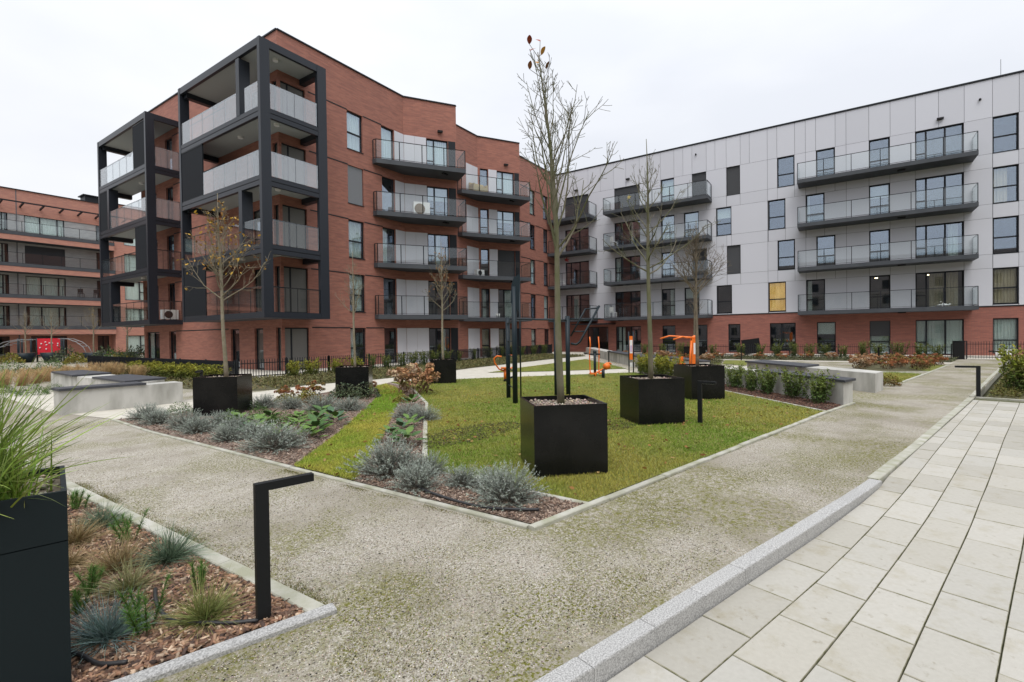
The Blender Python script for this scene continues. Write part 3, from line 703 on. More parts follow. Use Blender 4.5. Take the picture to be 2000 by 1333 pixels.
# side facing left, towards the path
wL = []; LF0 = (13.28, 39.0)
for k in range(5):
    wL.append((39-22.98, 39-22.56, fl(k), HD[k], dict(sill=False, re=0)))
    wL.append((39-24.97, 39-24.15, fl(k), HD[k], dict(sill=False)))
    if not k: wL.append((39-27.4, 39-26.5, fl(k), HD[k], dict(sill=False)))
    wL.append((39-35.13, 39-34.15, fl(k), HD[k], dict(sill=False)))
    wL.append((.35, 2.45, fl(k), HD[k], dict(cols=(1, 1), sill=False, fill='curt:0-.4')))
addwall(LF0, A0, wL)
foot = [A0, K1, T1_, (24.27, 22.45), K2, T2_, (31.82, 22.1), (40.0, 22.1), (44, 22.1), (44, 36), (28, 36), (28, 39), LF0]
for a, b in zip(foot[7:-1], foot[8:]): facade(wb, a, b, -.2, RZ, [])
wb.build('wall', red, uv=True)
m = MB().use(ROOF); m.prism(foot, None, RZ-.02)
m.use(FRAME)
for a, b in zip(foot, foot[1:]+foot[:1]):
    a = Vector((*a, RZ+.03)); b = Vector((*b, RZ+.03)); m.bar(a, b, .12, .07)
m.build('roof', red)
# shadow joints at the window heads
for k in range(5):
    for q in ((14.9, 17.24, 22.435, 22.46), (18.32, 19.65, 22.435, 22.46), (13.27, 13.3, 27.6, 34.1), (31.9, 35.6, 22.085, 22.11), (36.5, 37.85, 22.085, 22.11), (38.75, 39.9, 22.085, 22.11)):
        m = MB().use(FRAME); m.box(*q, HD[k]-.02, HD[k]+.035); m.build('shadow_joint', red)
def panels(P0, P1, spans, k, mt=CLADW, par=None, proud=.025):
    P0 = Vector((*P0, 0)); P1 = Vector((*P1, 0)); d = (P1-P0).normalized(); n = Vector((d.y, -d.x, 0))
    for a, b in spans:
        p = P0+d*(a+.005)+n*(proud/2+.002); q = P0+d*(b-.005)+n*(proud/2+.002); z0, z1 = fl(k)-.02, HD[k]
        g = MB().use(mt); g.bar(p+Vector((0, 0, (z0+z1)/2)), q+Vector((0, 0, (z0+z1)/2)), proud, z1-z0); g.build('facade_panel', par or red)
for k in range(5):
    panels(A0, K1, [(7.38, 8.13)], k); panels(K1, T1_, [(.02, .68), (.68, 1.42)], k); panels(K1, T1_, [(2.85, 3.33)], k, FRAME)
    panels((24.27, 22.45), K2, [(3.2, 3.88), (3.88, 4.55)], k); panels(K2, T2_, [(.86, 1.54)], k); panels(K2, T2_, [(3.02, 3.42)], k, FRAME)
    for q in ((23.35, 21.18), (30.8, 21.24)):
        if k == 4: wall_lamp(red, (*q, 14.62), (-.55, -.835))
for k in range(1, 5):
    zt = 3*k-.1
    b1 = slab_balcony(red, [(18.95, 22.44), (18.95, 22.1), (23.43, 19.14), (24.5, 20.77), (24.24, 20.58), (21.42, 22.41)], zt)
    railing(b1, [(18.98, 22.4), (18.98, 22.14), (23.42, 19.19), (24.38, 20.6)], zt, spacing=1.28)
    b2 = slab_balcony(red, [(26.45, 22.44), (26.45, 22.0), (31.05, 19.2), (32.05, 20.8), (31.79, 20.62), (28.84, 22.41)], zt)
    railing(b2, [(26.48, 22.4), (26.48, 22.04), (31.04, 19.25), (31.95, 20.65)], zt, spacing=1.28)
    for q in ((22.7, 20.2), (30.2, 20.3)):
        m = MB().use(BLACKP); m.box(q[0]-.2, q[0]+.2, q[1]-.08, q[1]+.08, zt-.34, zt-.272); m.build('ceiling_lamp', red)

# ---- loggia towers of black steel
def tower(x0, x1, y0, y1, parts, wallx=13.28):
    """frame in the plane x0 (left face) from y0 to y1 and in the plane y0 (front face) from x0 to x1"""
    t = MB().use(STEEL); t.box(x0, x0+.45, y0, y0+.2, 2.51, 14.78)          # corner pillar, wide on the front face
    fr = t.build('loggia_tower', red)
    def P(*bx): m_ = MB().use(STEEL); m_.box(*bx); return m_.build('pillar', fr)
    P(x0, x0+.45, y1-.2, y1, 2.51, 14.78)
    if x1 > wallx+.5: P(x1-.48, x1, y0, y0+.2, 2.51, 14.78)
    for k in range(1, 6):
        f = 3*k-.22 if k < 5 else 14.78
        b = MB().use(STEEL); e = .012
        zz = ((f-.19, f), (f-.42, f-.225)) if k < 5 else ((f-.33, f),)
        if k == 1: zz = ((f-.27, f),)
        for za, zb in zz:
            b.box(x0+e, x0+.16, y0+.2, y1-.2, za, zb); b.box(x0+.45, x1-(.48 if x1 > wallx+.5 else 0), y0+e, y0+.16, za, zb)
        if k < 5:
            b.use(BLACKP); b.box(x0+.03, x0+.12, y0+.2, y1-.2, f-.23, f-.18); b.box(x0+.45, x1-.1, y0+.03, y0+.12, f-.23, f-.18)
        b.build('beam', fr)
        s_ = MB().use(SLAB if k == 1 else SOFFIT); zt_ = f-.02; zl = f-.26 if k == 1 else f-.22
        if k == 5: zl, zt_ = f-.24, f-.03
        s_.prism([(x0+.16, y0+.16), (x1-.02, y0+.16), (x1-.02, 22.44), (wallx-.01, 22.44), (wallx-.01, y1-.02), (x0+.16, y1-.02)] if x1 > wallx+.5 else [(x0+.16, y0+.16), (wallx-.01, y0+.16), (wallx-.01, y1-.02), (x0+.16, y1-.02)], zl, zt_)
        s_.build('floor_slab', fr)
        if k > 1:
            b = MB().use(STEEL); b.box(x0+.2, wallx-.02, y1-.55, y1-.25, zl-.27, zl-.002); b.build('soffit_beam', fr)
            if x1 > wallx+.5: b = MB().use(STEEL); b.box(x1-.45, x1-.15, y0+.2, 22.43, zl-.27, zl-.002); b.build('soffit_beam', fr)
            l_ = MB().use(WHITEP); cxx, cyy = x0+.95, y0+(y1-y0)*.45; l_.tube([(cxx, cyy, zl), (cxx, cyy, zl-.09)], [.13, .12], 12); l_.build('ceiling_lamp', fr)
            if x1 > wallx+.5: l_ = MB().use(WHITEP); l_.tube([(x0+1.2, y0+.8, zl), (x0+1.2, y0+.8, zl-.09)], [.13, .12], 12); l_.build('ceiling_lamp', fr)
    for k in range(1, 5):
        f = 3*k-.22; glass = RGLASS_SKY if k >= 3 else RGLASS; pr = parts[k]
        ysp = [y0+.22]
        for mp_ in pr.get('mid', []): P(x0, x0+.5, mp_, mp_+.3, f, f+2.6)
        for a, b_ in pr.get('louvre', []):
            lv = MB().use(FRAME); n = int((b_-a)/.085)
            for i in range(n):
                yy = a+(b_-a)*(i+.5)/n; lv.bar((x0+.05, yy, f+.02), (x0+.05, yy, f+2.56), .05, .03, (1, .6, 0))
            lv.box(x0+.02, x0+.09, a, b_, f+.0, f+.04); lv.box(x0+.02, x0+.09, a, b_, f+2.53, f+2.58); lv.box(x0+.09, x0+.095, a, b_, f, f+2.58)
            lv.build('louvre_screen', fr)
        rr = MB().use(FRAME)
        for a, b_ in pr['glass']:
            n = max(1, round((b_-a)/1.05)); dy = (b_-a)/n
            for i in range(n):
                g = MB().use(glass); g.box(x0+.05, x0+.062, a+dy*i+.012, a+dy*(i+1)-.012, f+.03, f+1.13); g.build('glass_panel', fr)
                rr.box(x0+.068, x0+.09, a+dy*i-.012, a+dy*i+.012, f, f+1.13)
            rr.box(x0+.068, x0+.09, a, b_, f+1.09, f+1.14)
        xe = x1-.5 if x1 > wallx+.5 else wallx-.02
        g = MB().use(glass); n = 2
        for i in range(n):
            a = x0+.47+(xe-x0-.47)*i/n; b_ = x0+.47+(xe-x0-.47)*(i+1)/n
            g = MB().use(glass); g.box(a+.01, b_-.01, y0+.05, y0+.062, f+.03, f+1.13); g.build('glass_panel', fr)
            rr.box(b_-.012, b_+.012, y0+.068, y0+.09, f, f+1.13)
            rr.box((a+b_)/2-.008, (a+b_)/2+.008, y0+.068, y0+.09, f, f+1.13)
        rr.box(x0+.47, xe, y0+.068, y0+.09, f+1.09, f+1.14)
        rr.build('railing', fr)
    return fr
yA, yB = 20.9, 28.88
tower(11.56, 14.87, yA, yB, {4: dict(mid=[22.65], glass=[(21.12, 22.3), (22.97, 28.66)]), 3: dict(louvre=[(26.4, 28.66)], glass=[(21.12, 26.38)]),
      2: dict(mid=[22.6], glass=[(21.12, 22.58), (22.92, 28.66)]), 1: dict(louvre=[(26.35, 28.66)], glass=[(21.12, 26.33)])})
yA, yB = 33.13, 41.0
tower(11.55, 13.28, yA, yB, {4: dict(louvre=[(33.35, 35.1)], glass=[(35.12, 40.8)]), 3: dict(mid=[39.1], louvre=[(39.42, 40.8)], glass=[(33.35, 39.08)]),
      2: dict(louvre=[(33.35, 35.05)], glass=[(35.08, 40.8)]), 1: dict(mid=[39.1], louvre=[(39.42, 40.8)], glass=[(33.35, 39.08)])})

# ------------------------------------------------------------------ grey panelled building on the right
GX = 40.0
grey = thing('grey_panel_building', 'long grey panel-clad apartment building on a red brick ground floor', 'building', (GX, 6, 0))
GH = [2.22+2.975*k for k in range(5)]
gfl = lambda k: .02 if k == 0 else 2.975*k-.02
YS = 22.1                                   # wall runs from y = 22.1 to -14, outside towards -X
P0g, P1g = (GX, YS), (GX, -14.0)
def gs(y): return YS-y
gw = {k: [] for k in range(5)}
def addg(k, ya, yb, za, kw): gw[k].append((gs(ya), gs(yb), za, GH[k], kw))
sill = lambda k: GH[k]-2.14
G1F = {4: 'shut', 3: 'curt:.55-.7', 2: 'curt:0-.2', 1: '', 0: 'curt:.1-.35'}
for k in range(5):
    addg(k, 21.0, 18.66, gfl(k), dict(cols=(.5, 1, 1), sill=False, fill={4: 'shut', 1: 'curt:.3-.5'}.get(k, ''))) if k else addg(k, 18.9, 16.9, gfl(0), dict(cols=(1, 1), sill=False))
    addg(k, 16.2, 13.97, gfl(k), dict(cols=(.5, .85, .85), tr={0: .42}, sill=False, fill=G1F[k]))
    addg(k, 12.17, 11.12, gfl(k), dict(tr={0: .40}, sill=False, fill={4: 'curt', 3: 'curt', 2: '', 1: 'curt:.6-.9', 0: ''}[k]))
    if k in (4, 2, 0): addg(k, 9.72, 8.66, gfl(k), dict(tr={0: .40}, sill=False, fill={4: 'shut', 2: 'shut', 0: ''}[k]))
    else: addg(k, 10.36, 9.24, gfl(k), dict(tr={0: .40}, sill=False, fill='blind'))
    if k in (4, 2): addg(k, 7.19, 6.25, sill(k), dict(tr={0: .42}, fill='shut'))
    elif k: addg(k, 7.95, 6.87, sill(k), dict(tr={0: .42}, fill={3: 'blind', 1: ''}[k]))
    else: addg(k, 7.15, 6.3, .1, dict(tr={0: .45}, sill=False))
    if k in (4, 2): addg(k, 3.79, 2.71, sill(k), dict(tr={0: .42}))
    elif k: addg(k, 4.38, 3.29, sill(k), dict(tr={0: .42}, fill={3: '', 1: 'lit'}[k]))
    else: addg(k, 4.33, 2.69, .2, dict(cols=(.8, 1), fill='', sill=False))
    if k in (4, 2, 0): addg(k, 1.41, .32, gfl(k), dict(tr={0: .38}, sill=False, fill={4: '', 2: '', 0: 'blind'}[k]))
    else: addg(k, 2.02, .93, gfl(k), dict(tr={0: .38}, sill=False, fill={3: 'curt:0-.2', 1: 'curt:0-.3'}[k]))
    addg(k, -1.55, -2.64, gfl(k), dict(tr={0: .38}, sill=False, fill={4: '', 3: 'blind', 2: '', 1: 'lamp', 0: 'shuth curt'}[k]))
    addg(k, -3.91, -6.19, gfl(k), dict(cols=(.45, .85, .75), tr={0: .36}, sill=False, fill={4: '', 3: '', 2: 'curt:.7-.9', 1: 'curtb:.3-.9 lamp', 0: 'curt'}[k]))
    addg(k, -7.46, -8.55, sill(k) if k else .12, dict(tr={0: .45 if k else .38}, sill=bool(k), fill={4: '', 3: 'curtb:.0-.6', 2: '', 1: 'curtb', 0: 'curt'}[k]))
gwall = MB()
for k in range(5):
    zb_ = -.2 if k == 0 else 2.92 if k == 1 else GH[k]-2.975+.35
    zt_ = 2.92 if k == 0 else GH[k]+.35
    if k == 4: zt_ = 16.38
    facade(gwall, P0g, P1g, zb_, zt_, [w_[:4] for w_ in gw[k]], .16, BRICKG if k == 0 else BACK)
    for a, b, c, e, kw in gw[k]: window(grey, P0g, P1g, a, c, b-a, e-c, **kw)
facade(gwall, P1g, (60, -14), -.2, 16.38, [], m=BACK); facade(gwall, (60, -14), (60, 22.1), -.2, 16.38, [], m=BACK)
gwall.build('wall', grey, uv=True)
m = MB().use(ROOF); m.prism([(GX, YS+.3), (GX, -14), (60, -14), (60, YS+.3)], None, 16.36); m.use(FRAME); m.bar((GX-.02, YS-.1, 16.42), (GX-.02, -14, 16.42), .14, .09); m.build('roof', grey)
m = MB().use(FRAME); m.bar((GX-.012, YS-.05, 2.93), (GX-.012, -14, 2.93), .05, .04); m.build('drip_rail', grey)
VJ = [22.0, 21.05, 19.9, 18.66, 17.48, 16.24, 15.16, 13.97, 13.1, 12.2, 11.11, 10.41, 9.71, 8.64, 8.0, 7.2, 6.22, 5.6, 4.42, 3.8, 2.69, 2.04, 1.43, .3, -.31, -1.55, -2.66, -3.92, -5.03, -6.21, -7.45, -8.57, -9.8, -11, -12.4, -13.95]
def gpanel(ya, yb, za, zb):
    if ya-yb < .1 or zb-za < .05: return
    g = MB().use(CLAD); g.box(GX-.030, GX-.002, yb+.009, ya-.009, za+.008, zb-.008); cy = (ya+yb)/2; cz = (za+zb)/2
    g.build('facade_panel', grey, off=(GX, cy, cz), loc=(0, cy-6, cz))
for i in range(len(VJ)-1): gpanel(VJ[i], VJ[i+1], GH[4], 16.36)
for k in range(1, 5):
    wn = sorted([(YS-w_[0], YS-w_[1], w_[2]) for w_ in gw[k]], reverse=True)
    lo_ = 2.97 if k == 1 else GH[k-1]; sz = sill(k)
    # strip above the storey below, up to sill height
    js = sorted({*VJ[::3], *[q for w_ in wn for q in w_[:2]], 22.0, -13.95}, reverse=True)
    js2 = [js[0]]
    for j in js[1:]:
        if js2[-1]-j > .3 or any(abs(j-q) < 1e-6 for w_ in wn for q in w_[:2]): js2.append(j)
    for i in range(len(js2)-1):
        ya, yb = js2[i], js2[i+1]; ym = (ya+yb)/2; w_ = [q for q in wn if q[1] < ym < q[0]]
        if k > 1:
            gpanel(ya, yb, lo_, min(sz, w_[0][2]) if w_ else sz)
        if not w_: gpanel(ya, yb, sz if k > 1 else lo_, GH[k])
        elif w_[0][2] > sz+.02: gpanel(ya, yb, sz, w_[0][2])
        if k == 1 and w_ and w_[0][2] > lo_+.06: gpanel(ya, yb, lo_, w_[0][2])
for k in range(1, 5):
    zt = 2.975*k
    for ya, yb in ((2.46, -6.58), (16.6, 8.24)):
        b = slab_balcony(grey, [(38.4, ya), (38.4, yb), (39.96, yb), (39.96, ya)], zt, .25)
        railing(b, [(39.9, ya-.03), (38.43, ya-.03), (38.43, yb+.03), (39.9, yb+.03)], zt, 1.1, spacing=1.5)
        m = MB().use(BLACKP); yy = ya-(ya-yb)*.62 if ya < 5 else ya-1.2; m.box(39, 39.25, yy-.2, yy+.2, zt-.31, zt-.252); m.build('ceiling_lamp', grey)
    b = slab_balcony(grey, [(38.4, 22.0), (38.4, 17.85), (39.96, 17.85), (39.96, 22.0)], zt, .25); railing(b, [(38.43, 21.9), (38.43, 17.88), (39.9, 17.88)], zt, 1.1, spacing=1.35)
for y_, z_ in ((-6.9, 15.3), (17.55, 15.25), (9.4, 15.6)): wall_lamp(grey, (39.97, y_, z_), (-1, 0), 'spot')
for y_, z_ in ((-5.1, 14.6), (14.95, 14.7), (19.8, 14.6)): wall_lamp(grey, (39.97, y_, z_), (-1, 0))
m = MB().use(FRAME); m.box(38.2, 39.97, 16.2, 19.6, 2.42, 2.5); m.build('entrance_canopy', grey)
m = MB().use(FRAME); m.tube([(41.5, -8.1, 16.3), (41.5, -8.1, 18.0)], .012, 5); m.build('aerial', grey)
m = MB().use(FRAME); m.box(41, 41.5, 11.6, 11.9, 16.3, 16.75); m.box(40.9, 41.6, 11.5, 12, 16.75, 16.8); m.build('roof_vent', grey)

# ------------------------------------------------------------------ brick building with balcony bands at the far left
lb = thing('banded_brick_building', 'brick apartment building with continuous glazed balcony bands beyond the playground', 'building', (10, 66, 0))
lw = MB(); X0l, X1l = -16.0, 19.6
def lwin(k, xa, xb, za, kw): return (xa-X0l, xb-X0l, za, HD[k], kw)
for k in range(5):
    ops = []
    if k:
        for xo in (0, -9.6, -19.2):
            ops.append((12.9+xo-X0l, 15.9+xo-X0l, fl(k)+.02, HD[k]-.05, dict(cols=(1, 1.2, .45), sill=False, fill={3: 'shut', 4: 'curt', 2: 'curt', 1: 'curt:.1-.95'}[k])))
            ops.append((9.6+xo-X0l, 11.75+xo-X0l, fl(k)+.02, HD[k]-.05, dict(cols=(1, .2), tr={0: .45}, sill=False, fill='curt:.1-.9')))
        ops.append((18.45-X0l, 19.4-X0l, fl(k)+.02, HD[k]-.05, dict(sill=False)))
    else:
        for xa, xb in ((10.2, 11.7), (13.2, 15.9), (18.4, 19.4), (5, 7), (0, 2.5), (-6, -4)): ops.append((xa-X0l, xb-X0l, .1, HD[0], dict(cols=(1, 1), sill=False)))
    facade(lw, (X0l, 66.5), (X1l, 66.5), 3*k-.3 if k else -.2, 3*k+2.7 if k < 4 else 16.4, [o[:4] for o in ops], .16, BRICKL if k in (0,) else BRICKGY)
    for a, b, c, e, kw in ops: window(lb, (X0l, 66.5), (X1l, 66.5), a, c, b-a, e-c, pmat=PANEB, **kw)
ops = []
for k in range(5): ops += [(.9, 3.0, HD[k]-2.1 if k else .1, HD[k], dict(cols=(1, .5), tr={1: .45}, fill='curt', sill=False))]
facade(lw, (X1l, 65.2), (26, 65.2), -.2, 16.4, [o[:4] for o in ops], .16, BRICKL)
for a, b, c, e, kw in ops: window(lb, (X1l, 65.2), (26, 65.2), a, c, b-a, e-c, pmat=PANEB, **kw)
facade(lw, (X1l, 66.5), (X1l, 65.2), -.2, 16.4, [], m=BRICKL); facade(lw, (26, 65.2), (26, 80), -.2, 16.4, [], m=BRICKL)
lw.use(BRICKL); lw.face([(X0l, 66.44, 14.02), (X1l, 66.44, 14.02), (X1l, 66.44, 16.4), (X0l, 66.44, 16.4)])
lw.build('wall', lb, uv=True)
m = MB().use(ROOF); m.prism([(X0l, 66.4), (X1l, 66.4), (X1l, 65.2), (26, 65.2), (26, 80), (X0l, 80)], None, 16.38); m.use(FRAME); m.bar((X0l, 66.42, 16.42), (X1l, 66.42, 16.42), .15, .08); m.bar((X1l, 65.18, 16.42), (26, 65.18, 16.42), .15, .08)
m.build('roof', lb)
for k in range(1, 5):
    bz = 3*k-.72
    m = MB().use(BRICKL); m.box(X0l, X1l, 65.0, 65.15, bz, bz+.5); bo = m.build('balcony', lb, uv=True)
    m = MB().use(SLAB); m.box(X0l, X1l, 65.02, 66.5, bz-.02, bz+.3); m.box(X0l, X1l, 64.97, 65.14, bz+.5, bz+.82); m.build('balcony_slab', bo)
    railing(bo, [(X0l+.1, 65.06), (X1l-.05, 65.06)], bz+.78, 1.05, spacing=1.4)
m = MB().use(FRAME); m.bar((X0l, 65.0, 14.95), (X1l-.3, 65.0, 14.95), .12, .12)
for i in range(22): m.bar((X1l-1.2-i*1.45, 65.0, 14.92), (X1l-1.2-i*1.45, 66.4, 14.75), .12, .14)
m.build('pergola_rail', lb)
m = MB().use(FRAME); m.box(18.0, 19.2, 68, 69.5, 16.4, 17.4); m.box(17.8, 19.3, 67.8, 69.6, 17.4, 17.5); m.build('roof_vent', lb)
for x_ in (12.35, 2.9, -6.5):
    m = MB().use(BACK); m.box(x_-.04, x_+.04, 66.43, 66.46, 0, 16.35); m.build('expansion_joint', lb)

# the courtyard's other two sides stand behind the camera and show in the window panes
rb = thing('courtyard_block', 'plain brown apartment block closing the courtyard behind the viewer', 'building', (-20, -20, 0))
m = MB()
ops = [(s_, s_+1.2, 3*k+.9, 3*k+2.6) for s_ in range(2, 76, 4) for k in range(5)]
facade(m, (-42, -30), (-42, 50), -.2, 16, ops, .2, RENDER, FRAME)
facade(m, (58, -38), (-42, -38), -.2, 16, [(s_, s_+1.2, 3*k+.9, 3*k+2.6) for s_ in range(2, 97, 4) for k in range(5)], .2, RENDER, FRAME)
m.use(FRAME)
for (s_, e_, za, zb_) in ops: m.face([(-42.2, -30+s_, za), (-42.2, -30+e_, za), (-42.2, -30+e_, zb_), (-42.2, -30+s_, zb_)])
for s_ in range(2, 97, 4):
    for k in range(5): m.face([(58-s_, -38.2, 3*k+.9), (58-s_-1.2, -38.2, 3*k+.9), (58-s_-1.2, -38.2, 3*k+2.6), (58-s_, -38.2, 3*k+2.6)])
m.build('wall', rb, uv=True)
m = MB().use(ROOF); m.box(-56, -42.3, -52, 50, 15.9, 16); m.box(-42.3, 58, -52, -38.3, 15.9, 16); m.build('roof', rb)

# ------------------------------------------------------------------ planters
def planter_meshes(w, h, rim=.025):
    b = MB().use(PLANT); a = w/2; i = a-rim
    b.prism([(-a, -a), (a, -a), (a, a), (-a, a)], 0, .01)
    for p, q, p2, q2 in (((-a, -a), (a, -a), (-i, -i), (i, -i)), ((a, -a), (a, a), (i, -i), (i, i)), ((a, a), (-a, a), (i, i), (-i, i)), ((-a, a), (-a, -a), (-i, i), (-i, -i))):
        b.face([(*p, 0), (*q, 0), (*q, h), (*p, h)]); b.face([(*p, h), (*q, h), (*q2, h), (*p2, h)]); b.face([(*p2, h), (*q2, h), (*q2, h-.12), (*p2, h-.12)])
    return b.mesh('box')
PM = planter_meshes(.85, .80)
n = 520; P = np.c_[NR.uniform(-.39, .39, (n, 2)), NR.uniform(.735, .765, n)]
V, F, C_ = lumps(P, NR.uniform(.012, .022, n), cvar((.36, .29, .235), n, .3, .08)); q = np.array([[-.4, -.4, .742], [.4, -.4, .742], [.4, .4, .742], [-.4, .4, .742]])
gq = np.array([[0, 1, 2], [0, 2, 3]])
STM = np_mesh('gravel_fill', np.r_[V, q], np.r_[F, gq+len(V)], [VCD], np.r_[C_, np.tile([.2, .16, .13], (4, 1))])
PL_ = [((5.17, 2.80), 'big black cube planter nearest the viewer on the lawn'), ((8.72, 2.87), 'black cube planter in the middle of the row of three on the lawn'),
       ((12.40, 2.90), 'black cube planter at the far end of the lawn row, before the orange machine'), ((5.18, 11.03), 'black cube planter in the bed beside the long concrete bench'),
       ((8.56, 11.0), 'black cube planter half hidden by shrubs beside the grass strip'), ((12.45, 11.3), 'black cube planter behind the dried hydrangea bush at the lawn corner'),
       ((28.6, 6.9), 'small far black planter behind the orange machine')]
for i, ((x, y), lb_) in enumerate(PL_):
    t = thing('planter', lb_, 'planter', (x, y, .012), math.radians(-46.5), 'black cube tree planters')
    obj('box', PM, t); g = obj('gravel_fill', STM, t); g['kind'] = 'stuff'

# ------------------------------------------------------------------ young trees, bare in late autumn
def tree(name, label, loc, H, fork, seed, width, bark=BARK, r0=.052, lean=(0, 0), nb=16, twigs=6, top=(0, 0), droop=0, group='young bare trees in the planters', dense=1.0):
    R = random.Random(seed); z0 = loc[2]; nbf = .86
    t = thing(name, label, 'tree', loc, 0, group)
    def ax(z):      # trunk axis
        f = z/H; return Vector((lean[0]*f+top[0]*max(0, f-.45)**1.5+.012*math.sin(z*3+seed), lean[1]*f+top[1]*max(0, f-.45)**1.5+.012*math.cos(z*2.3+seed), z))
    tb = MB().use(bark); N = 16
    zs = [H*i/N for i in range(N+1)]
    tb.tube([ax(z) for z in zs], [max(.0035, r0*(1-.35*min(1, z/fork)) if z < fork else r0*.62*(1-(z-fork)/(H-fork))**1.1+.0055) for z in zs], 8); trunk = tb.build('trunk', t, True, off=(0, 0, 0))
    cb = MB().use(bark); tips = []
    def branch(p, d, ln, r, lev):
        n = 5 if lev < 2 else 3; pts = [p]; cur = p; dd = d.normalized()
        for k in range(n):
            up_ = Vector((0, 0, 1)); dd = (dd+up_*(.16-droop*.1)*(1 if lev == 0 else .5)+Vector((R.gauss(0, .11), R.gauss(0, .11), R.gauss(0, .09)))).normalized()
            cur = cur+dd*ln/n; pts.append(cur)
        cb.tube(pts, [max(.0028, r*(1-.72*k/n)) for k in range(n+1)], 5 if lev == 0 else 3, cap=False); tips.append((pts[-1], dd))
        if lev < 2:
            for j in range(int((twigs if lev == 0 else max(2, twigs*.5))*dense)):
                k = R.uniform(.25, .98) if lev == 0 else R.uniform(.2, .95); i = min(n-1, int(k*n)); q = pts[i].lerp(pts[i+1], k*n-i)
                a = (pts[i+1]-pts[i]).normalized(); o = a.orthogonal().normalized(); o.rotate(Matrix.Rotation(R.uniform(0, 6.28), 3, a))
                branch(q, a*.75+o*R.uniform(.45, .95), ln*R.uniform(.25, .5)*(1.15-.5*k), max(.0030, r*.42), lev+1)
    for i in range(nb):
        f = i/(nb-1); z = fork-.12+(H*nbf-fork)*f**1.15; a = i*2.4+R.uniform(-.4, .4)
        upr = .25 if top[0] else 0; ln = width*(1.15-.72*f+upr*.7)*R.uniform(.75, 1.25); el = min(1.35, .55+upr+.65*f+R.uniform(-.25, .25)-droop)
        d = Vector((math.cos(a)*math.cos(el), math.sin(a)*math.cos(el), math.sin(el)))
        branch(ax(z), d, ln, r0*.33*(1-.55*f), 0)
    br = cb.build('branches', t, True, off=(0, 0, 0)); br['kind'] = 'stuff'
    return t, tips, ax
def leafmesh(w, l, col, name='leaf'):
    b = MB().use(mat(name+'_skin_%d' % len(MATS), col, .6, col2=tuple(min(1, c*1.6) for c in col), nscale=20))
    n = 5; L_ = []; R_ = []
    for i in range(n+1):
        t = i/n; ww = w/2*math.sin(math.pi*(.04+.92*t))**.8; L_.append((-ww, l*t, .15*ww+.12*l*t*(1-t))); R_.append((ww, l*t, .15*ww+.12*l*t*(1-t)))
    M_ = [(0, l*i/n, .12*l*(i/n)*(1-i/n)) for i in range(n+1)]
    for i in range(n): b.face([L_[i], M_[i], M_[i+1], L_[i+1]]); b.face([M_[i], R_[i], R_[i+1], M_[i+1]])
    return b.mesh(name, True)
Z0 = .74
t1, tips, ax = tree('tree', 'tall bare young tree with a few last leaves at its tip in the nearest planter', (5.20, 2.83, Z0), 4.25, 1.9, 3, 1.0, BARK, .047, lean=(-.03, .02), nb=23, twigs=6, top=(-.25, .35))
lm = [leafmesh(.062, .10, (.22, .035, .012)), leafmesh(.068, .10, (.40, .19, .02)), leafmesh(.058, .09, (.16, .055, .012))]
tp = ax(4.25)
tw = MB().use(BARK)
for i, (dx, dz, k) in enumerate(((-.10, .10, 0), (.03, .13, 0), (-.09, .02, 0), (.04, -.03, 1), (.0, -.13, 1), (-.1, -.2, 2), (.1, -.2, 2))):
    tw.tube([(ax(4.25-.12*(i % 3)).x, ax(4.25-.12*(i % 3)).y, 4.2-.12*(i % 3)), (tp.x+dx*.56, tp.y-dx*.83, 4.25+dz)], [.005, .003], 4)
    o = obj('leaf', lm[k], t1, (tp.x+dx*.56, tp.y-dx*.83, 4.25+dz), 0); o.rotation_euler = (rnd.uniform(.6, 1.1), rnd.uniform(-.5, .5), rnd.uniform(0, 6.28))
tw.build('tip_twigs', t1, off=(0, 0, 0))
tree('tree', 'bare young tree with mossy green trunk in the middle lawn planter', (8.78, 2.9, Z0), 4.4, 2.05, 8, 1.05, BARK, .05, lean=(-.02, .02), nb=22, twigs=5, droop=.12)
tree('tree', 'bushy bare young tree in the planter in front of the orange machine', (12.42, 2.94, Z0), 3.6, 1.85, 21, 1.0, BARKR, .046, nb=30, twigs=8)
t4, tips4, _ = tree('tree', 'young tree with pale trunk and scattered yellow leaves in front of the loggia tower', (5.24, 11.06, Z0), 4.0, 1.8, 14, 1.0, BARKP, .048, lean=(-.08, .06), nb=26, twigs=7, droop=.05)
tree('tree', 'thin bare young tree in front of the brick wall, in the shrub-hidden planter', (8.58, 11.02, Z0), 3.2, 1.6, 33, .62, BARKP, .036, nb=16, twigs=5)
t6, tips6, _ = tree('tree', 'young tree with a few brown leaves in front of the curved balconies', (12.47, 11.32, Z0), 4.1, 1.85, 41, .85, BARKP, .042, nb=20, twigs=6)
tree('tree', 'slender reddish tree in the small planter behind the orange machine', (28.6, 6.9, Z0), 3.8, 2.0, 55, .7, BARKR, .05, nb=14, twigs=4)
def leafscatter(t, tips, n, cols, zmin=0):
    R = random.Random(n); pk = [R.choice(tips) for _ in range(n)]
    P = np.array([tuple(p+Vector((R.gauss(0, .04), R.gauss(0, .04), R.gauss(0, .03)))) for p, d in pk]); C = np.array([cols[R.randrange(len(cols))] for _ in range(n)])*NR.uniform(.7, 1.3, (n, 1))
    V, F, CC = blades(P, NR.normal(size=(n, 3)), NR.uniform(.045, .08, n), .038, .01, C, 2, taper=False)
    o = obj('leaves', np_mesh('leaves', V, F, [VC], CC), t); o['kind'] = 'stuff'
leafscatter(t4, tips4, 300, [(.42, .26, .03), (.36, .20, .03), (.22, .10, .03)])
leafscatter(t6, tips6, 110, [(.26, .13, .05), (.30, .17, .06), (.18, .08, .04)])

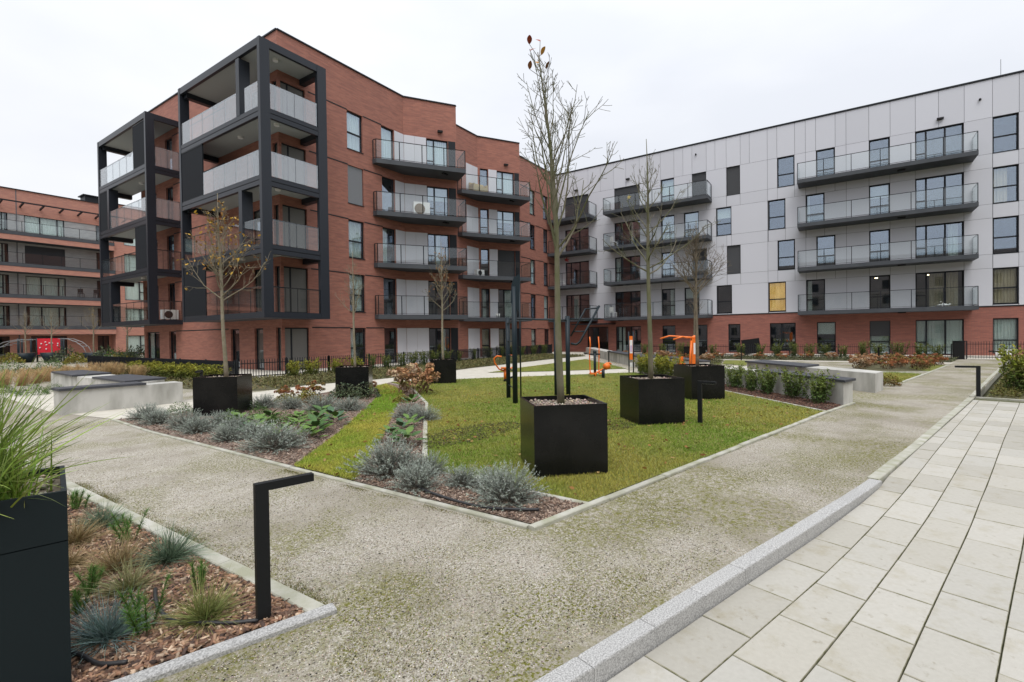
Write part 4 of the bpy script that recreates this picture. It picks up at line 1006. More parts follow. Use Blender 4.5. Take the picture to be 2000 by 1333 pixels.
# ------------------------------------------------------------------ plants
def plant(name, me, label, cat, x, y, z=.012, rz=None, sc=1, group=None):
    o = obj(name, me, None, (x, y, z), rnd.uniform(0, 6.28) if rz is None else rz, sc); return tag(o, label, cat, group)
def curry(seed, n=330):      # silver curry plant: wiry stems with needle leaves, woody brown base
    global NR; NR = np.random.default_rng(seed); parts = []
    az = NR.uniform(0, 6.283, n); el = np.arccos(NR.uniform(.05, 1, n)); D = np.c_[np.sin(el)*np.cos(az), np.sin(el)*np.sin(az), np.cos(el)*1.05]
    P0 = np.c_[NR.normal(0, .05, (n, 2)), np.zeros(n)]; Ln = NR.uniform(.27, .36, n)*(1+.12*np.sin(3*az+seed)*np.sin(2*el))
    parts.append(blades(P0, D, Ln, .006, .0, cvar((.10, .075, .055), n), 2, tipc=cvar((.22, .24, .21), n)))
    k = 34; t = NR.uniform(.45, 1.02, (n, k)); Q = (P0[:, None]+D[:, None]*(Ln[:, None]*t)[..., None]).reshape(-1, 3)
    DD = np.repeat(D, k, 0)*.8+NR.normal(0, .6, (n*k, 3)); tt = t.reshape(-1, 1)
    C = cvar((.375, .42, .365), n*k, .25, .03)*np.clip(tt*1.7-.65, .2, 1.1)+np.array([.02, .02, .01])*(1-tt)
    parts.append(blades(Q, DD, NR.uniform(.012, .028, n*k), .0050, .0, C, 1, taper=True))
    V, F, C = join(parts); return np_mesh('curry_shrub', V, F, [VC], C)
CUR = [curry(s_) for s_ in (1, 2, 3)]
def boxwood(seed, ns=26, h=.55, r=.20, dark=(.045, .085, .018), tip=(.16, .20, .04), bushy=False):
    global NR; NR = np.random.default_rng(seed); parts = []
    az = NR.uniform(0, 6.283, ns); tilt = NR.uniform(.03, .42, ns); D = np.c_[np.sin(tilt)*np.cos(az), np.sin(tilt)*np.sin(az), np.cos(tilt)]; Ln = h*NR.uniform(.65, 1.1, ns)
    P0 = np.c_[NR.normal(0, r*.32, (ns, 2)), np.zeros(ns)]; P0[:, :2] *= 1
    parts.append(blades(P0, D, Ln, .009, 0, cvar((.09, .07, .04), ns), 2))
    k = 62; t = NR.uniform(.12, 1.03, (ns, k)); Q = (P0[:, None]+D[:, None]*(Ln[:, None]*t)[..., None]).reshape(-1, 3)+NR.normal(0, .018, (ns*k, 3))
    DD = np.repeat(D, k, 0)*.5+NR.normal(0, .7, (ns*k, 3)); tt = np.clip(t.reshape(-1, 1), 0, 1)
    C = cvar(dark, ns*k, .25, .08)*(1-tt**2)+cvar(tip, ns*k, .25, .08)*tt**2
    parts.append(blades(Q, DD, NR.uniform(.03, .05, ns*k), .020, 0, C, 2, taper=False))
    V, F, C = join(parts); return np_mesh('box_shrub', V, F, [VC], C)
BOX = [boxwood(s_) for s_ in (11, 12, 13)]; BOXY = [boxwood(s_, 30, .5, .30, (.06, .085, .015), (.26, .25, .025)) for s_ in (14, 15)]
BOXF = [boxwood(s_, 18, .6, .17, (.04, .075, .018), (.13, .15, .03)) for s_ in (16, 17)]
def fescue(seed, col, tip, n=420, l=(.19, .34), spread=1.1):
    global NR; NR = np.random.default_rng(seed)
    n = int(n*1.5); az = NR.uniform(0, 6.283, n); el = np.arccos(NR.uniform(.12, 1, n)**.8).clip(0, 1.42); D = np.c_[np.sin(el)*np.cos(az), np.sin(el)*np.sin(az), np.cos(el)]
    Ln = NR.uniform(*l, n); V, F, C = blades(np.c_[NR.normal(0, .025, (n, 2)), np.zeros(n)], D, Ln, .0042, Ln*.30*np.sin(el), cvar(col, n, .25, .06), 3, tipc=cvar(tip, n, .2, .05))
    V[:, 2] = np.maximum(V[:, 2], .004); return np_mesh('fescue_tuft', V, F, [VC], C)
def pine(seed, n=6, h=.25):
    global NR; NR = np.random.default_rng(seed); parts = []
    for i in range(n):
        a = NR.uniform(0, 6.28); tl = NR.uniform(.05, .5) if i else .03; D = np.array([[math.sin(tl)*math.cos(a), math.sin(tl)*math.sin(a), math.cos(tl)]]); Ln = h*NR.uniform(.6, 1.05)
        P0 = np.array([[NR.normal(0, .02), NR.normal(0, .02), 0]]); parts.append(blades(P0, D, Ln, .012, 0, np.array([[.09, .07, .04]]), 2))
        k = 130; t = NR.uniform(.15, 1, k); Q = P0+D*(Ln*t)[:, None]; DD = D*1.1+NR.normal(0, .62, (k, 3))
        parts.append(blades(Q, DD, NR.uniform(.035, .065, k), .0036, 0, cvar((.07, .16, .03), k, .25, .08), 1, tipc=cvar((.15, .29, .06), k)))
    V, F, C = join(parts); return np_mesh('pine_seedling', V, F, [VC], C)
def hydrangea(seed, nh=26, h=.45, r=.34, cols=((.46, .27, .14), (.40, .20, .09), (.55, .40, .26))):
    global NR; NR = np.random.default_rng(seed); parts = []
    az = NR.uniform(0, 6.283, nh); rr = r*np.sqrt(NR.uniform(0, 1, nh)); H = h*NR.uniform(.55, 1.05, nh)*(1-.25*rr/r); Pc = np.c_[rr*np.cos(az), rr*np.sin(az), H]
    P0 = Pc*np.array([.35, .35, 0]); d = Pc-P0; parts.append(blades(P0, d, np.linalg.norm(d, axis=1), .008, 0, cvar((.16, .10, .06), nh), 1))
    for i in range(nh):
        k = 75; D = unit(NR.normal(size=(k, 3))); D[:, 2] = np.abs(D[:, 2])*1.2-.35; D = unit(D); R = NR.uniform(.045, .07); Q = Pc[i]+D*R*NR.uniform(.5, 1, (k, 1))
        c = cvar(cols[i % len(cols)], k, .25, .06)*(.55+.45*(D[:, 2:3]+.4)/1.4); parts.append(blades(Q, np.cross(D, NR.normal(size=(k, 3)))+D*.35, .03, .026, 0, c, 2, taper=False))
    k = 60; a2 = NR.uniform(0, 6.28, k); Q = np.c_[np.cos(a2)*r*.6, np.sin(a2)*r*.6, NR.uniform(.05, h*.6, k)]; parts.append(blades(Q, NR.normal(size=(k, 3)), .07, .04, .03, cvar((.14, .09, .04), k, .3), 2, taper=False))
    V, F, C = join(parts); return np_mesh('hydrangea', V, F, [VC], C)
HYD = [hydrangea(71), hydrangea(72), hydrangea(73, 22, .4, .36, ((.42, .17, .07), (.36, .14, .06), (.30, .22, .07)))]
def lowplant(seed, col, tip, n=500, r=.28, h=.22, lw=(.06, .03)):
    global NR; NR = np.random.default_rng(seed); a = NR.uniform(0, 6.283, n); rr = r*np.sqrt(NR.uniform(0, 1, n)); z = h*(1-(rr/r)**2)*NR.uniform(.2, 1.0, n)+.01
    D = np.c_[np.cos(a), np.sin(a), NR.uniform(.1, 1.4, n)]+NR.normal(0, .5, (n, 3)); V, F, C = blades(np.c_[rr*np.cos(a), rr*np.sin(a), z], D, NR.uniform(.5, 1.1, n)*lw[0], lw[1], .01, cvar(col, n, .28, .1), 2, taper=False, tipc=cvar(tip, n, .25, .1))
    V[:, 2] = np.maximum(V[:, 2], .0); return np_mesh('low_shrub', V, F, [VC], C)
def reed(seed, n=260, h=(.40, .78), col=(.32, .21, .09), tip=(.50, .35, .18), lean=(.35, -.1)):
    global NR; NR = np.random.default_rng(seed); a = NR.uniform(0, 6.283, n); el = np.abs(NR.normal(0, .28, n)); D = np.c_[np.sin(el)*np.cos(a)+lean[0]*.5, np.sin(el)*np.sin(a)+lean[1]*.5, np.cos(el)]; Ln = NR.uniform(*h, n)
    P = np.c_[NR.normal(0, .10, (n, 2)), np.zeros(n)]; p1 = blades(P, D, Ln, .009, Ln*.16, cvar(col, n, .25), 4, tipc=cvar(tip, n, .2))
    k = n//4; e = P[:k]+unit(D[:k])*Ln[:k, None]*.82; e[:, 2] -= Ln[:k]*.1; kk = 10
    p2 = blades(np.repeat(e, kk, 0)+NR.normal(0, .012, (k*kk, 3)), np.repeat(unit(D[:k]), kk, 0)+NR.normal(0, .35, (k*kk, 3)), .14, .006, .02, cvar(tip, k*kk, .2)*1.1, 1)
    V, F, C = join([p1, p2]); return np_mesh('reed_clump', V, F, [VC], C)
cg = 'silver curry shrubs in the lawn beds'
cs = [(3.95, 11.55, 1.0, 'silver curry shrub at the bed tip nearest the long concrete bench'), (3.85, 10.75, 1.0, 'silver curry shrub second from the bed tip near the long concrete bench'),
      (3.92, 9.75, 1.05, 'silver curry shrub before the left corner of the black bed planter'), (3.85, 9.1, 1.0, 'silver curry shrub just below the front face of the bed planter'),
      (4.35, 9.35, .85, 'silver curry shrub tucked behind its row, close to the bed planter'), (4.25, 8.6, .9, 'silver curry shrub in the back of the row right of the bed planter'),
      (3.78, 7.95, .85, 'small round silver curry shrub standing forward near the gravel edging'), (4.10, 7.75, .85, 'silver curry shrub between the small forward one and the largest one of the left bed'),
      (3.86, 6.75, 1.35, 'largest silver curry shrub of the left bed, by the tip of the grass strip'), 
      (6.0, 10.9, 1.05, 'silver curry shrub to the right of the bed planter, against the pale path'), (6.25, 10.25, 1.0, 'silver curry shrub in the middle of the back row of the left bed'),
      (6.45, 9.45, 1.2, 'broad silver curry shrub at the back of the left bed, left of the last one'), (6.75, 8.85, 1.1, 'silver curry shrub at the back of the left bed touching the grass strip'),
      (6.75, 7.05, 1.05, 'silver curry shrub below the dried hydrangea, left of its neighbour on the concrete strip'), (6.65, 6.55, 1.0, 'silver curry shrub leaning over the concrete strip below the dried hydrangea'),
      (3.83, 4.32, 1.35, 'largest silver curry shrub at the near end of the grass strip'), (3.62, 3.68, .85, 'small silver curry shrub where the black hose starts'), (4.08, 3.95, .8, 'silver curry shrub at the lower end of the concrete strip'),
      (3.95, 3.32, .72, 'slim silver curry shrub, first right of the concrete strip end'), (4.02, 2.98, .72, 'slim silver curry shrub in the narrow bed, second right of the concrete strip end'), (3.82, 2.66, 1.08, 'large silver curry shrub in the gravel corner beside the nearest planter')]
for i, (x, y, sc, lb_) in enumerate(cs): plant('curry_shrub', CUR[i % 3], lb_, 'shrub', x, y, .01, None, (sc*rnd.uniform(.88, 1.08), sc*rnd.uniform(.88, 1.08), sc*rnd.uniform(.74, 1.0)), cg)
# box shrubs by the right-hand benches
bs = [(12.62, .42, 1.25, 'nearest box shrub in the row beside the concrete bench, by its free end'), (13.25, .95, 1.2, 'second box shrub from the near end of the row beside the concrete bench'), (13.9, 1.55, 1.2, 'third box shrub from the near end of the row beside the concrete bench'),
      (14.4, 2.02, 1.15, 'fourth box shrub from the near end of the row beside the concrete bench'), (14.95, 2.5, 1.15, 'fifth box shrub from the near end, beside the far end of the bench seat'), (15.55, 3.05, 1.1, 'box shrub half hidden by the corner of the far lawn planter')]
for i, (x, y, sc, lb_) in enumerate(bs): plant('box_shrub', BOX[i % 3], lb_, 'shrub', x, y, .01, None, sc, 'box shrubs beside the concrete bench')
ys_ = [(18.75, 6.45, 'yellow-green box shrub nearest the orange and white sign post'), (18.3, 6.0, 'yellow-green box shrub just left of the mossy tree trunk'), (17.9, 5.5, 'yellow-green box shrub just right of the mossy tree trunk'), (17.6, 5.0, 'yellow-green box shrub beside the orange machine')]
for i, (x, y, lb_) in enumerate(ys_): plant('box_shrub', BOXY[i % 2], lb_, 'shrub', x, y, .01, None, 1.45, 'yellow-green box shrubs behind the lawn planters')
ords = ['first', 'second', 'third', 'fourth', 'fifth', 'sixth', 'seventh', 'eighth', 'ninth', 'tenth', 'eleventh', 'twelfth', 'thirteenth', 'fourteenth', 'fifteenth', 'sixteenth', 'seventeenth', 'eighteenth', 'nineteenth', 'twentieth']
hl = [(8.95, 27.5), (9.0, 26.4), (8.95, 25.3), (8.9, 24.3), (8.85, 23.3), (8.8, 22.4), (8.8, 21.6), (8.85, 20.7), (8.95, 19.9)]
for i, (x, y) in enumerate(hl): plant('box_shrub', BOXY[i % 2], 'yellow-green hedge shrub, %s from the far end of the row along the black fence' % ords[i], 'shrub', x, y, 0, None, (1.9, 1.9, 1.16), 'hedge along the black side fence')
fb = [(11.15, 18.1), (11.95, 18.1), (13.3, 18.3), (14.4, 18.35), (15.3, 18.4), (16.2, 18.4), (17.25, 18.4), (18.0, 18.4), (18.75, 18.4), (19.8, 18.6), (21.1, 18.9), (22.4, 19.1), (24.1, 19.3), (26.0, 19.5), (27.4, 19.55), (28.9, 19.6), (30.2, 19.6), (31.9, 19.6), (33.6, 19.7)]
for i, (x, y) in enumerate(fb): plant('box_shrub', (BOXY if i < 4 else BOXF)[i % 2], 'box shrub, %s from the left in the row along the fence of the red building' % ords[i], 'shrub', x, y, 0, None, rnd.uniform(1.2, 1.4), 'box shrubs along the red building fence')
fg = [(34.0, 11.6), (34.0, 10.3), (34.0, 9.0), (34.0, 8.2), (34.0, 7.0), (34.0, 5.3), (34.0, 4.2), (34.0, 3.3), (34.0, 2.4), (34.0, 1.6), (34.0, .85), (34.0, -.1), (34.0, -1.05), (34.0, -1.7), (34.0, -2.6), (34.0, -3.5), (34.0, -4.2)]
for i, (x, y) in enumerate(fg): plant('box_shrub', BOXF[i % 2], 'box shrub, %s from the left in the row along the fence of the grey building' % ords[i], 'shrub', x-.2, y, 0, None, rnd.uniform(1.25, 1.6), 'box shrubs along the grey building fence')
BOXD = boxwood(18, 60, .5, .34, (.05, .085, .015), (.24, .25, .03))
for x, y, sc, lb_ in ((17.3, -4.0, 2.1, 'big yellow-green shrub at the right edge beside the path lamp'), (16.3, -4.15, 1.8, 'round green shrub at the right edge above the paving end')): plant('box_shrub', BOXD, lb_, 'shrub', x, y, 0, None, sc)
# dried hydrangeas
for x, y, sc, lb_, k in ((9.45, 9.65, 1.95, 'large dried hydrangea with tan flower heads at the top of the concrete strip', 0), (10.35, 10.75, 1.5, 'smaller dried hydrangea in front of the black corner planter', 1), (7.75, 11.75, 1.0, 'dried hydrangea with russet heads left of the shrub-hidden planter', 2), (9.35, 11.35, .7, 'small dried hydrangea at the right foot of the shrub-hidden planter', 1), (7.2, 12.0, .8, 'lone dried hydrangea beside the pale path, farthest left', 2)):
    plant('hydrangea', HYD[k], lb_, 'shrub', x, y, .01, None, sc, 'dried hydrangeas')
def rank(P):      # ordinal of each plant in its stand, counted from the left edge of the photo
    a = sorted(range(len(P)), key=lambda i: -math.atan2(P[i][1], P[i][0])); o = [0]*len(P)
    for n_, i in enumerate(a): o[i] = n_
    return o
hb = [(24.9+.9*i+rnd.uniform(-.15, .15), -.75-.09*i-(.9+.05*i)*j+rnd.uniform(-.2, .2)) for i in range(6) for j in range(3)]
for i, (x, y) in enumerate(hb): plant('hydrangea', HYD[2 if i % 3 else 0], 'rust-coloured hydrangea, %s from the left in the bed right of the concrete benches' % ords[rank(hb)[i]], 'shrub', x, y, .01, None, rnd.uniform(.9, 1.25), 'rust-coloured hydrangeas right of the benches')
hb2 = [(26.6+.75*i, 5.6+1.05*i*.8+rnd.uniform(-.7, .7)) for i in range(9)]+[(31.6+rnd.uniform(-.3, .5), -3+1.15*i) for i in range(12)]
for i, (x, y) in enumerate(hb2): plant('hydrangea', HYD[2 if i % 4 else 1], 'rust-coloured hydrangea, %s from the left in the strip below the grey building fence' % (ords+['twenty-first'])[rank(hb2)[i]], 'shrub', x, y, .01, None, rnd.uniform(.8, 1.15), 'rust-coloured hydrangeas below the grey building')
# big-leaved plants, each leaf its own piece
BL = [leafmesh(.13, .20, (.045, .10, .022)), leafmesh(.12, .18, (.075, .14, .02)), leafmesh(.12, .17, (.04, .09, .04))]
bg_ = [(4.3, 7.35, 1, 'bright bergenia in the left bed just behind the small forward curry shrub'), (5.0, 8.9, 0, 'bergenia left of the dark fine-leaved mound in the left bed'), (5.2, 8.3, 1, 'bergenia between the two fine-leaved mounds of the left bed'), (5.7, 8.0, 2, 'bergenia at the grass strip, farthest along the left bed'), (4.9, 7.3, 0, 'bergenia nearest the middle of the grass strip edge'), (5.9, 8.6, 0, 'bergenia tucked below the back curry shrubs, by the grass strip'), (4.2, 8.0, 2, 'bergenia behind the row of front curry shrubs in the left bed'), (6.0, 6.25, 1, 'bright bergenia farther up the concrete strip in the narrow bed'), (5.35, 7.95, 0, 'dark big-leaved bergenia at the back of the left bed'), (5.45, 7.55, 2, 'blue-green big-leaved bergenia touching the grass strip edge'), (4.45, 6.85, 1, 'bright green big-leaved bergenia by the largest curry shrub'), (4.75, 7.1, 0, 'big-leaved bergenia at the grass strip, behind the bright green one'),
       (4.8, 7.75, 1, 'big-leaved bergenia in the centre of the left bed'), (4.55, 8.5, 1, 'yellowish big-leaved bergenia below the bed planter'), (4.5, 9.1, 1, 'yellowish big-leaved bergenia at the foot of the bed planter'), (5.05, 5.65, 0, 'big-leaved bergenia behind the largest near curry shrub, on the grass side'), (5.0, 5.25, 0, 'big-leaved bergenia between the near curry shrub and the concrete strip'), (5.55, 5.95, 2, 'dark bergenia halfway along the concrete strip'), (7.9, 8.15, 0, 'bergenia growing over the concrete strip below the dried hydrangea')]
for x, y, k, lb_ in bg_:
    t = thing('bergenia', lb_, 'plant', (x, y, .012), rnd.uniform(0, 6), 'big-leaved bergenias')
    for j in range(13):
        a = j*2.4; r_ = .02+.011*j; o = obj('leaf', BL[k if j % 4 else 1], t, (math.cos(a)*r_, math.sin(a)*r_, .02+.15*(1-j/14)), a-math.pi/2, rnd.uniform(.75, 1.1)); o.rotation_euler[0] = rnd.uniform(-.1, .35)+.4*(1-j/13)
LOWG = lowplant(91, (.05, .11, .02), (.09, .16, .03), 900, .3, .3, (.05, .012)); LOWY = lowplant(92, (.16, .15, .03), (.26, .22, .04), 500); LOWD = lowplant(93, (.06, .085, .045), (.10, .12, .06), 500, .35, .35); LOWR = lowplant(94, (.08, .09, .03), (.2, .10, .03), 420)
for x, y, me, sc, lb_ in ((4.72, 9.8, LOWG, .8, 'small dark green mound below the left corner of the bed planter'), (4.95, 9.15, LOWG, 1.0, 'fine-leaved green mound right of the bed planter'), (4.95, 8.45, LOWG, .9, 'dark fine-leaved mound in front of the back row of curry shrubs'), (5.75, 10.9, LOWG, .7, 'low green plant at the right side of the bed planter'), (5.6, 8.6, LOWG, .7, 'small dark mound below the back row of curry shrubs'),
                         (7.9, 10.55, LOWD, 1.25, 'leafy dark shrub in front of the hidden planter face'), (8.35, 10.35, LOWD, 1.2, 'blue-green leafy shrub at the right of the hidden planter face'), (7.4, 11.4, LOWY, 1.1, 'yellow-leaved low shrub beside the pale path'), (6.9, 11.6, LOWY, .9, 'small yellow-leaved shrub nearest the middle of the pale path'), (7.0, 10.6, LOWR, 1.0, 'reddish low plant behind the back curry shrubs'), (4.6, 11.7, LOWG, .9, 'low green plant left of the bed planter, at the pale path'), (8.3, 8.9, LOWY, .8, 'yellowing plant in the strip bed below the hydrangea'), (18.7, -1.15, LOWY, 1.2, 'yellowing shrub at the right end of the far bench'), (17.6, -1.1, LOWR, 1.0, 'reddish low shrub on the gravel behind the far bench')):
    plant('low_shrub', me, lb_, 'plant', x, y, .01, None, sc)
# front left bed
FB = fescue(61, (.06, .10, .055), (.20, .28, .19)); FG = fescue(62, (.08, .13, .025), (.34, .33, .12), 420); FT = fescue(63, (.14, .105, .04), (.42, .32, .17), 420, (.2, .36)); FBL = fescue(64, (.09, .15, .13), (.30, .42, .40), 460, (.2, .34)); FP = fescue(65, (.13, .13, .04), (.40, .40, .20), 300, (.16, .3), 1.3)
for x, y, me, sc, lb_ in ((1.44, 5.2, FB, 1.0, 'greyish fescue tuft against the edging, behind the tan tuft'), (1.20, 4.95, FT, 1.0, 'tan dry grass tuft next to the tall planter'), (1.22, 4.12, FT, 1.05, 'olive-brown grass tuft in the middle of the front bed'), (1.47, 3.98, FB, 1.15, 'dark blue-green fescue tuft touching the edging'), (1.03, 4.45, FT, .8, 'small brownish tuft at the planter corner'),
                         (1.15, 3.72, FP, 1.05, 'pale straw-green tuft lying flat in the bark mulch'), (1.27, 2.97, FG, 1.05, 'green tuft with reddish tips beside the black hose'), (.90, 3.22, FBL, 1.05, 'blue fescue tuft at the planter foot, behind the tall seedling')): plant('fescue_tuft', me, lb_, 'grass tuft', x, y, .01, None, sc*.92, 'grass tufts in the bark bed')
PN = [pine(51), pine(52, 4, .22), pine(53, 6, .2)]
for x, y, k, sc, lb_ in ((1.43, 4.62, 0, 1.0, 'pine seedling beside the tan tuft, near the edging'), (1.41, 3.34, 1, 1.0, 'small pine seedling beside the curve of the black hose'), (1.02, 3.10, 0, 1.12, 'tall pine seedling in front of the blue fescue'), (1.0, 3.85, 2, .9, 'spreading bright pine seedling in the middle by the planter'), (.90, 3.65, 2, .8, 'bright pine seedling half hidden by the planter edge'), (1.43, 5.9, 2, 1.0, 'bright pine seedling farthest back by the planter')): plant('pine_seedling', PN[k], lb_, 'seedling', x, y, .01, None, sc, 'pine seedlings in the bark bed')
# reeds and greenery at the left
rdir = ['leftmost', 'second from the left', 'third from the left']
rs = [(4.6, 24.6), (5.1, 25.4), (5.6, 26.1), (5.0, 26.8), (6.2, 26.7), (5.8, 27.6), (6.8, 27.6), (7.4, 28.0), (7.0, 26.2), (8.0, 28.4), (8.3, 27.4), (6.5, 25.3), (4.3, 25.8), (7.7, 26.6), (8.4, 26.0), (4.0, 24.2), (8.3, 25.0), (3.4, 25.5), (3.0, 27.0)]
rl_ = ['tan ornamental grass clump, %s from the left in the stand by the concrete benches' % ords[k] for k in rank(rs)]
RE = [reed(81), reed(82, lean=(.5, -.2))]
for i, (x, y) in enumerate(rs): plant('reed_clump', RE[i % 2], rl_[i], 'grass clump', x, y, 0, rnd.uniform(-.3, .3), rnd.uniform(.85, 1.1), 'tan ornamental grasses by the black fence')
for x, y, me, sc, lb_ in ((3.5, 20.9, LOWG, 1.1, 'low juniper on the pale gravel, farthest left'), (3.95, 19.9, LOWG, 1.2, 'low juniper on the pale gravel below the tan grasses'), (4.6, 20.6, LOWG, .9, 'small juniper beside the concrete bench end'), (2.9, 21.6, LOWG, 1.2, 'low juniper at the left picture edge'), (6.9, 31.5, LOWG, 2.6, 'wide dark green shrub behind the tan grasses, at the fence'), (5.7, 32, LOWG, 2.4, 'dark green shrub behind the tan grasses, farthest left')): plant('low_shrub', me, lb_, 'plant', x, y, 0, None, sc)

# ------------------------------------------------------------------ tall planter with arching sedge at the left
NR = np.random.default_rng(9)
tp_ = thing('tall_planter', 'tall dark green-black metal planter at the left edge, in the bark bed', 'planter', (.685, 2.92, 0), math.radians(167.5))
b = MB().use(PLANTG); w_, d_, h1, h2 = 1.0, .62, .695, .92
def shell(b, w_, d_, z0, z1):       # corner at the origin, face along +x, depth towards -y (turned)
    b.face([(0, 0, z0), (w_, 0, z0), (w_, 0, z1), (0, 0, z1)]); b.face([(w_, 0, z0), (w_, -d_, z0), (w_, -d_, z1), (w_, 0, z1)]); b.face([(w_, -d_, z0), (0, -d_, z0), (0, -d_, z1), (w_, -d_, z1)]); b.face([(0, -d_, z0), (0, 0, z0), (0, 0, z1), (0, -d_, z1)])
shell(b, w_, d_, 0, h1-.004); b.build('lower_box', tp_, off=(0, 0, 0))
b = MB().use(PLANTG); shell(b, w_, d_, h1, h2); r_ = .02
ring = [(0, 0), (w_, 0), (w_, -d_), (0, -d_)]; inn = [(r_, -r_), (w_-r_, -r_), (w_-r_, -d_+r_), (r_, -d_+r_)]
for i in range(4):
    j = (i+1) % 4; b.face([(*ring[i], h2), (*ring[j], h2), (*inn[j], h2), (*inn[i], h2)]); b.face([(*inn[i], h2), (*inn[j], h2), (*inn[j], h2-.1), (*inn[i], h2-.1)])
b.use(JOINT); b.face([(r_, -r_, h1-.002), (w_-r_, -r_, h1-.002), (w_-r_, -d_+r_, h1-.002), (r_, -d_+r_, h1-.002)]); b.build('upper_box', tp_, off=(0, 0, 0))
n = 500; P = np.c_[NR.uniform(.03, w_-.03, n), NR.uniform(-d_+.03, -.03, n), np.full(n, h2-.035)]; V, F, C = lumps(P, NR.uniform(.010, .02, n), cvar((.42, .37, .28), n, .25))
g = obj('gravel_fill', np_mesh('gravel_fill', np.r_[V, [[.02, -.02, h2-.045], [w_-.02, -.02, h2-.045], [w_-.02, -d_+.02, h2-.045], [.02, -d_+.02, h2-.045]]], np.r_[F, [[len(V), len(V)+1, len(V)+2], [len(V), len(V)+2, len(V)+3]]], [VCD], np.r_[C, np.tile([.2, .17, .12], (4, 1))]), tp_); g['kind'] = 'stuff'
def sedge(seed, n, l, spread=1.0):
    global NR; NR = np.random.default_rng(seed); a = NR.uniform(0, 6.283, n); el = np.abs(NR.normal(.45, .34, n)).clip(.05, 1.25)*spread; Ln = NR.uniform(*l, n)
    D = np.c_[np.sin(el)*np.cos(a), np.sin(el)*np.sin(a), np.cos(el)]; C = cvar((.17, .27, .03), n, .3, .08); yl = NR.random(n) < .15; C[yl] = cvar((.42, .44, .14), yl.sum(), .2)
    V, F, CC = blades(np.c_[NR.normal(0, .06, (n, 2)), np.zeros(n)], D, Ln, NR.uniform(.007, .012, n), Ln*NR.uniform(.12, .42, n)*np.clip(np.sin(el)*1.4, .3, 1), C, 7, tipc=cvar((.20, .28, .06), n, .3))
    return np_mesh('sedge', V, F, [VC], CC)
plant('sedge', sedge(31, 760, (.38, .80)), 'arching green sedge spilling from the tall planter', 'grass', .36, 3.22, .88, 0)
plant('sedge', sedge(32, 200, (.2, .42)), 'smaller sedge tuft at the planter rim, below the arching one', 'grass', .50, 3.12, .88, 0)

# ------------------------------------------------------------------ path lamps
def lamp(label, x, y, rz, h=.79, arm=.30, z=0):
    t = thing('path_lamp', label, 'lamp', (x, y, z), rz, 'angular black path lamps')
    b = MB().use(LAMPM); b.box(-.035, .035, -.022, .022, 0, h-.045); b.build('post', t, off=(0, 0, 0))
    b = MB().use(LAMPM); b.box(-.035, arm, -.022, .022, h-.045, h); b.build('arm', t, off=(0, 0, 0))
    b = MB().use(WHITEP); b.box(.05, arm-.03, -.015, .015, h-.048, h-.0452); b.build('diffuser', t, off=(0, 0, 0))
lamp('black angular path lamp in the bark bed, nearest the viewer', 1.455, 2.70, math.radians(-14), .79, .285)
lamp('black angular path lamp on the lawn between two planters', 8.85, 2.05, math.radians(-100), .76, .28)
lamp('black angular path lamp at the corner where the paving ends', 15.48, -2.64, math.radians(98), .74, .42)
lamp('black angular path lamp far along the right path', 25.3, -5.02, math.radians(105), .78, .45)
lamp('thin black lamp post among the rust hydrangeas', 28.6, -1.44, math.radians(200), .8); lamp('thin black lamp post before the grey building fence', 30.2, 4.72, math.radians(200), .8)
lamp('black lamp post in front of the pale retaining wall', 21.8, 9.2, math.radians(215), .8); lamp('black lamp head peeking over the bed planter', 5.55, 12.9, math.radians(225), .85); lamp('black lamp arm at the left edge, on the pale paving', 2.25, 17.3, math.radians(-20), .18, .35)

# ------------------------------------------------------------------ concrete benches
def bench(label, poly, top, seats, seat_h=.055):
    t = thing('concrete_bench', label, 'bench', (poly[0][0], poly[0][1], 0))
    b = MB().use(CONC); b.prism(poly, -.1, top); b.build('concrete_block', t, uv=False)
    for s_ in seats:
        c = Vector((sum(p[0] for p in s_)/len(s_), sum(p[1] for p in s_)/len(s_), 0)); m = MB().use(SEAT); m.prism(s_, top+.004, top+seat_h); m.build('seat_slab', t)
def strip(a, b, w): a = Vector((*a, 0)); b = Vector((*b, 0)); d = (b-a).normalized(); s_ = Vector((-d.y, d.x, 0))*w; return [(a.x, a.y), (b.x, b.y), (b.x+s_.x, b.y+s_.y), (a.x+s_.x, a.y+s_.y)]
bench('long low concrete bench with a dark seat in front of the left fence', [(3.2, 13.9), (5.5, 13.82), (5.52, 14.35), (3.2, 14.43)], .52, [[(3.16, 13.86), (4.72, 13.80), (4.74, 14.45), (3.16, 14.47)]])
bench('concrete bench arm with two dark seats, behind the long left bench', [(4.95, 22.6), (4.78, 19.4), (4.72, 15.2), (5.15, 14.95), (5.62, 15.2), (5.66, 22.6)], .52, [[(4.88, 22.2), (4.66, 19.1), (5.7, 19.4), (5.7, 22.2)], [(4.72, 17.6), (4.64, 14.9), (5.66, 15.2), (5.66, 17.9)]])
bench('concrete bench with a dark seat behind the row of box shrubs', [(12.5, -.03), (13.02, -.20), (16.6, 2.75), (16.1, 3.1)], .50, [[(12.42, -.06), (13.06, -.26), (15.35, 1.55), (14.85, 1.98)]])
bench('pale concrete bench with a dark seat at its far end, farther right', [(15.45, -.71), (16.33, -.92), (20.3, 2.35), (19.4, 2.85)], .50, [[(16.98, .98), (18.1, .58), (20.4, 2.4), (19.3, 2.9)]])
t = thing('retaining_wall', 'low pale concrete retaining wall with dark coping before the building corner', 'wall', (28.8, 12.4, 0))
m = MB().use(CONC); m.prism([(36.5, 17.4), (28.75, 12.45), (21.2, 7.25), (21.6, 6.8), (29.1, 11.9), (36.9, 16.8)], -.1, .50); m.build('concrete_block', t)
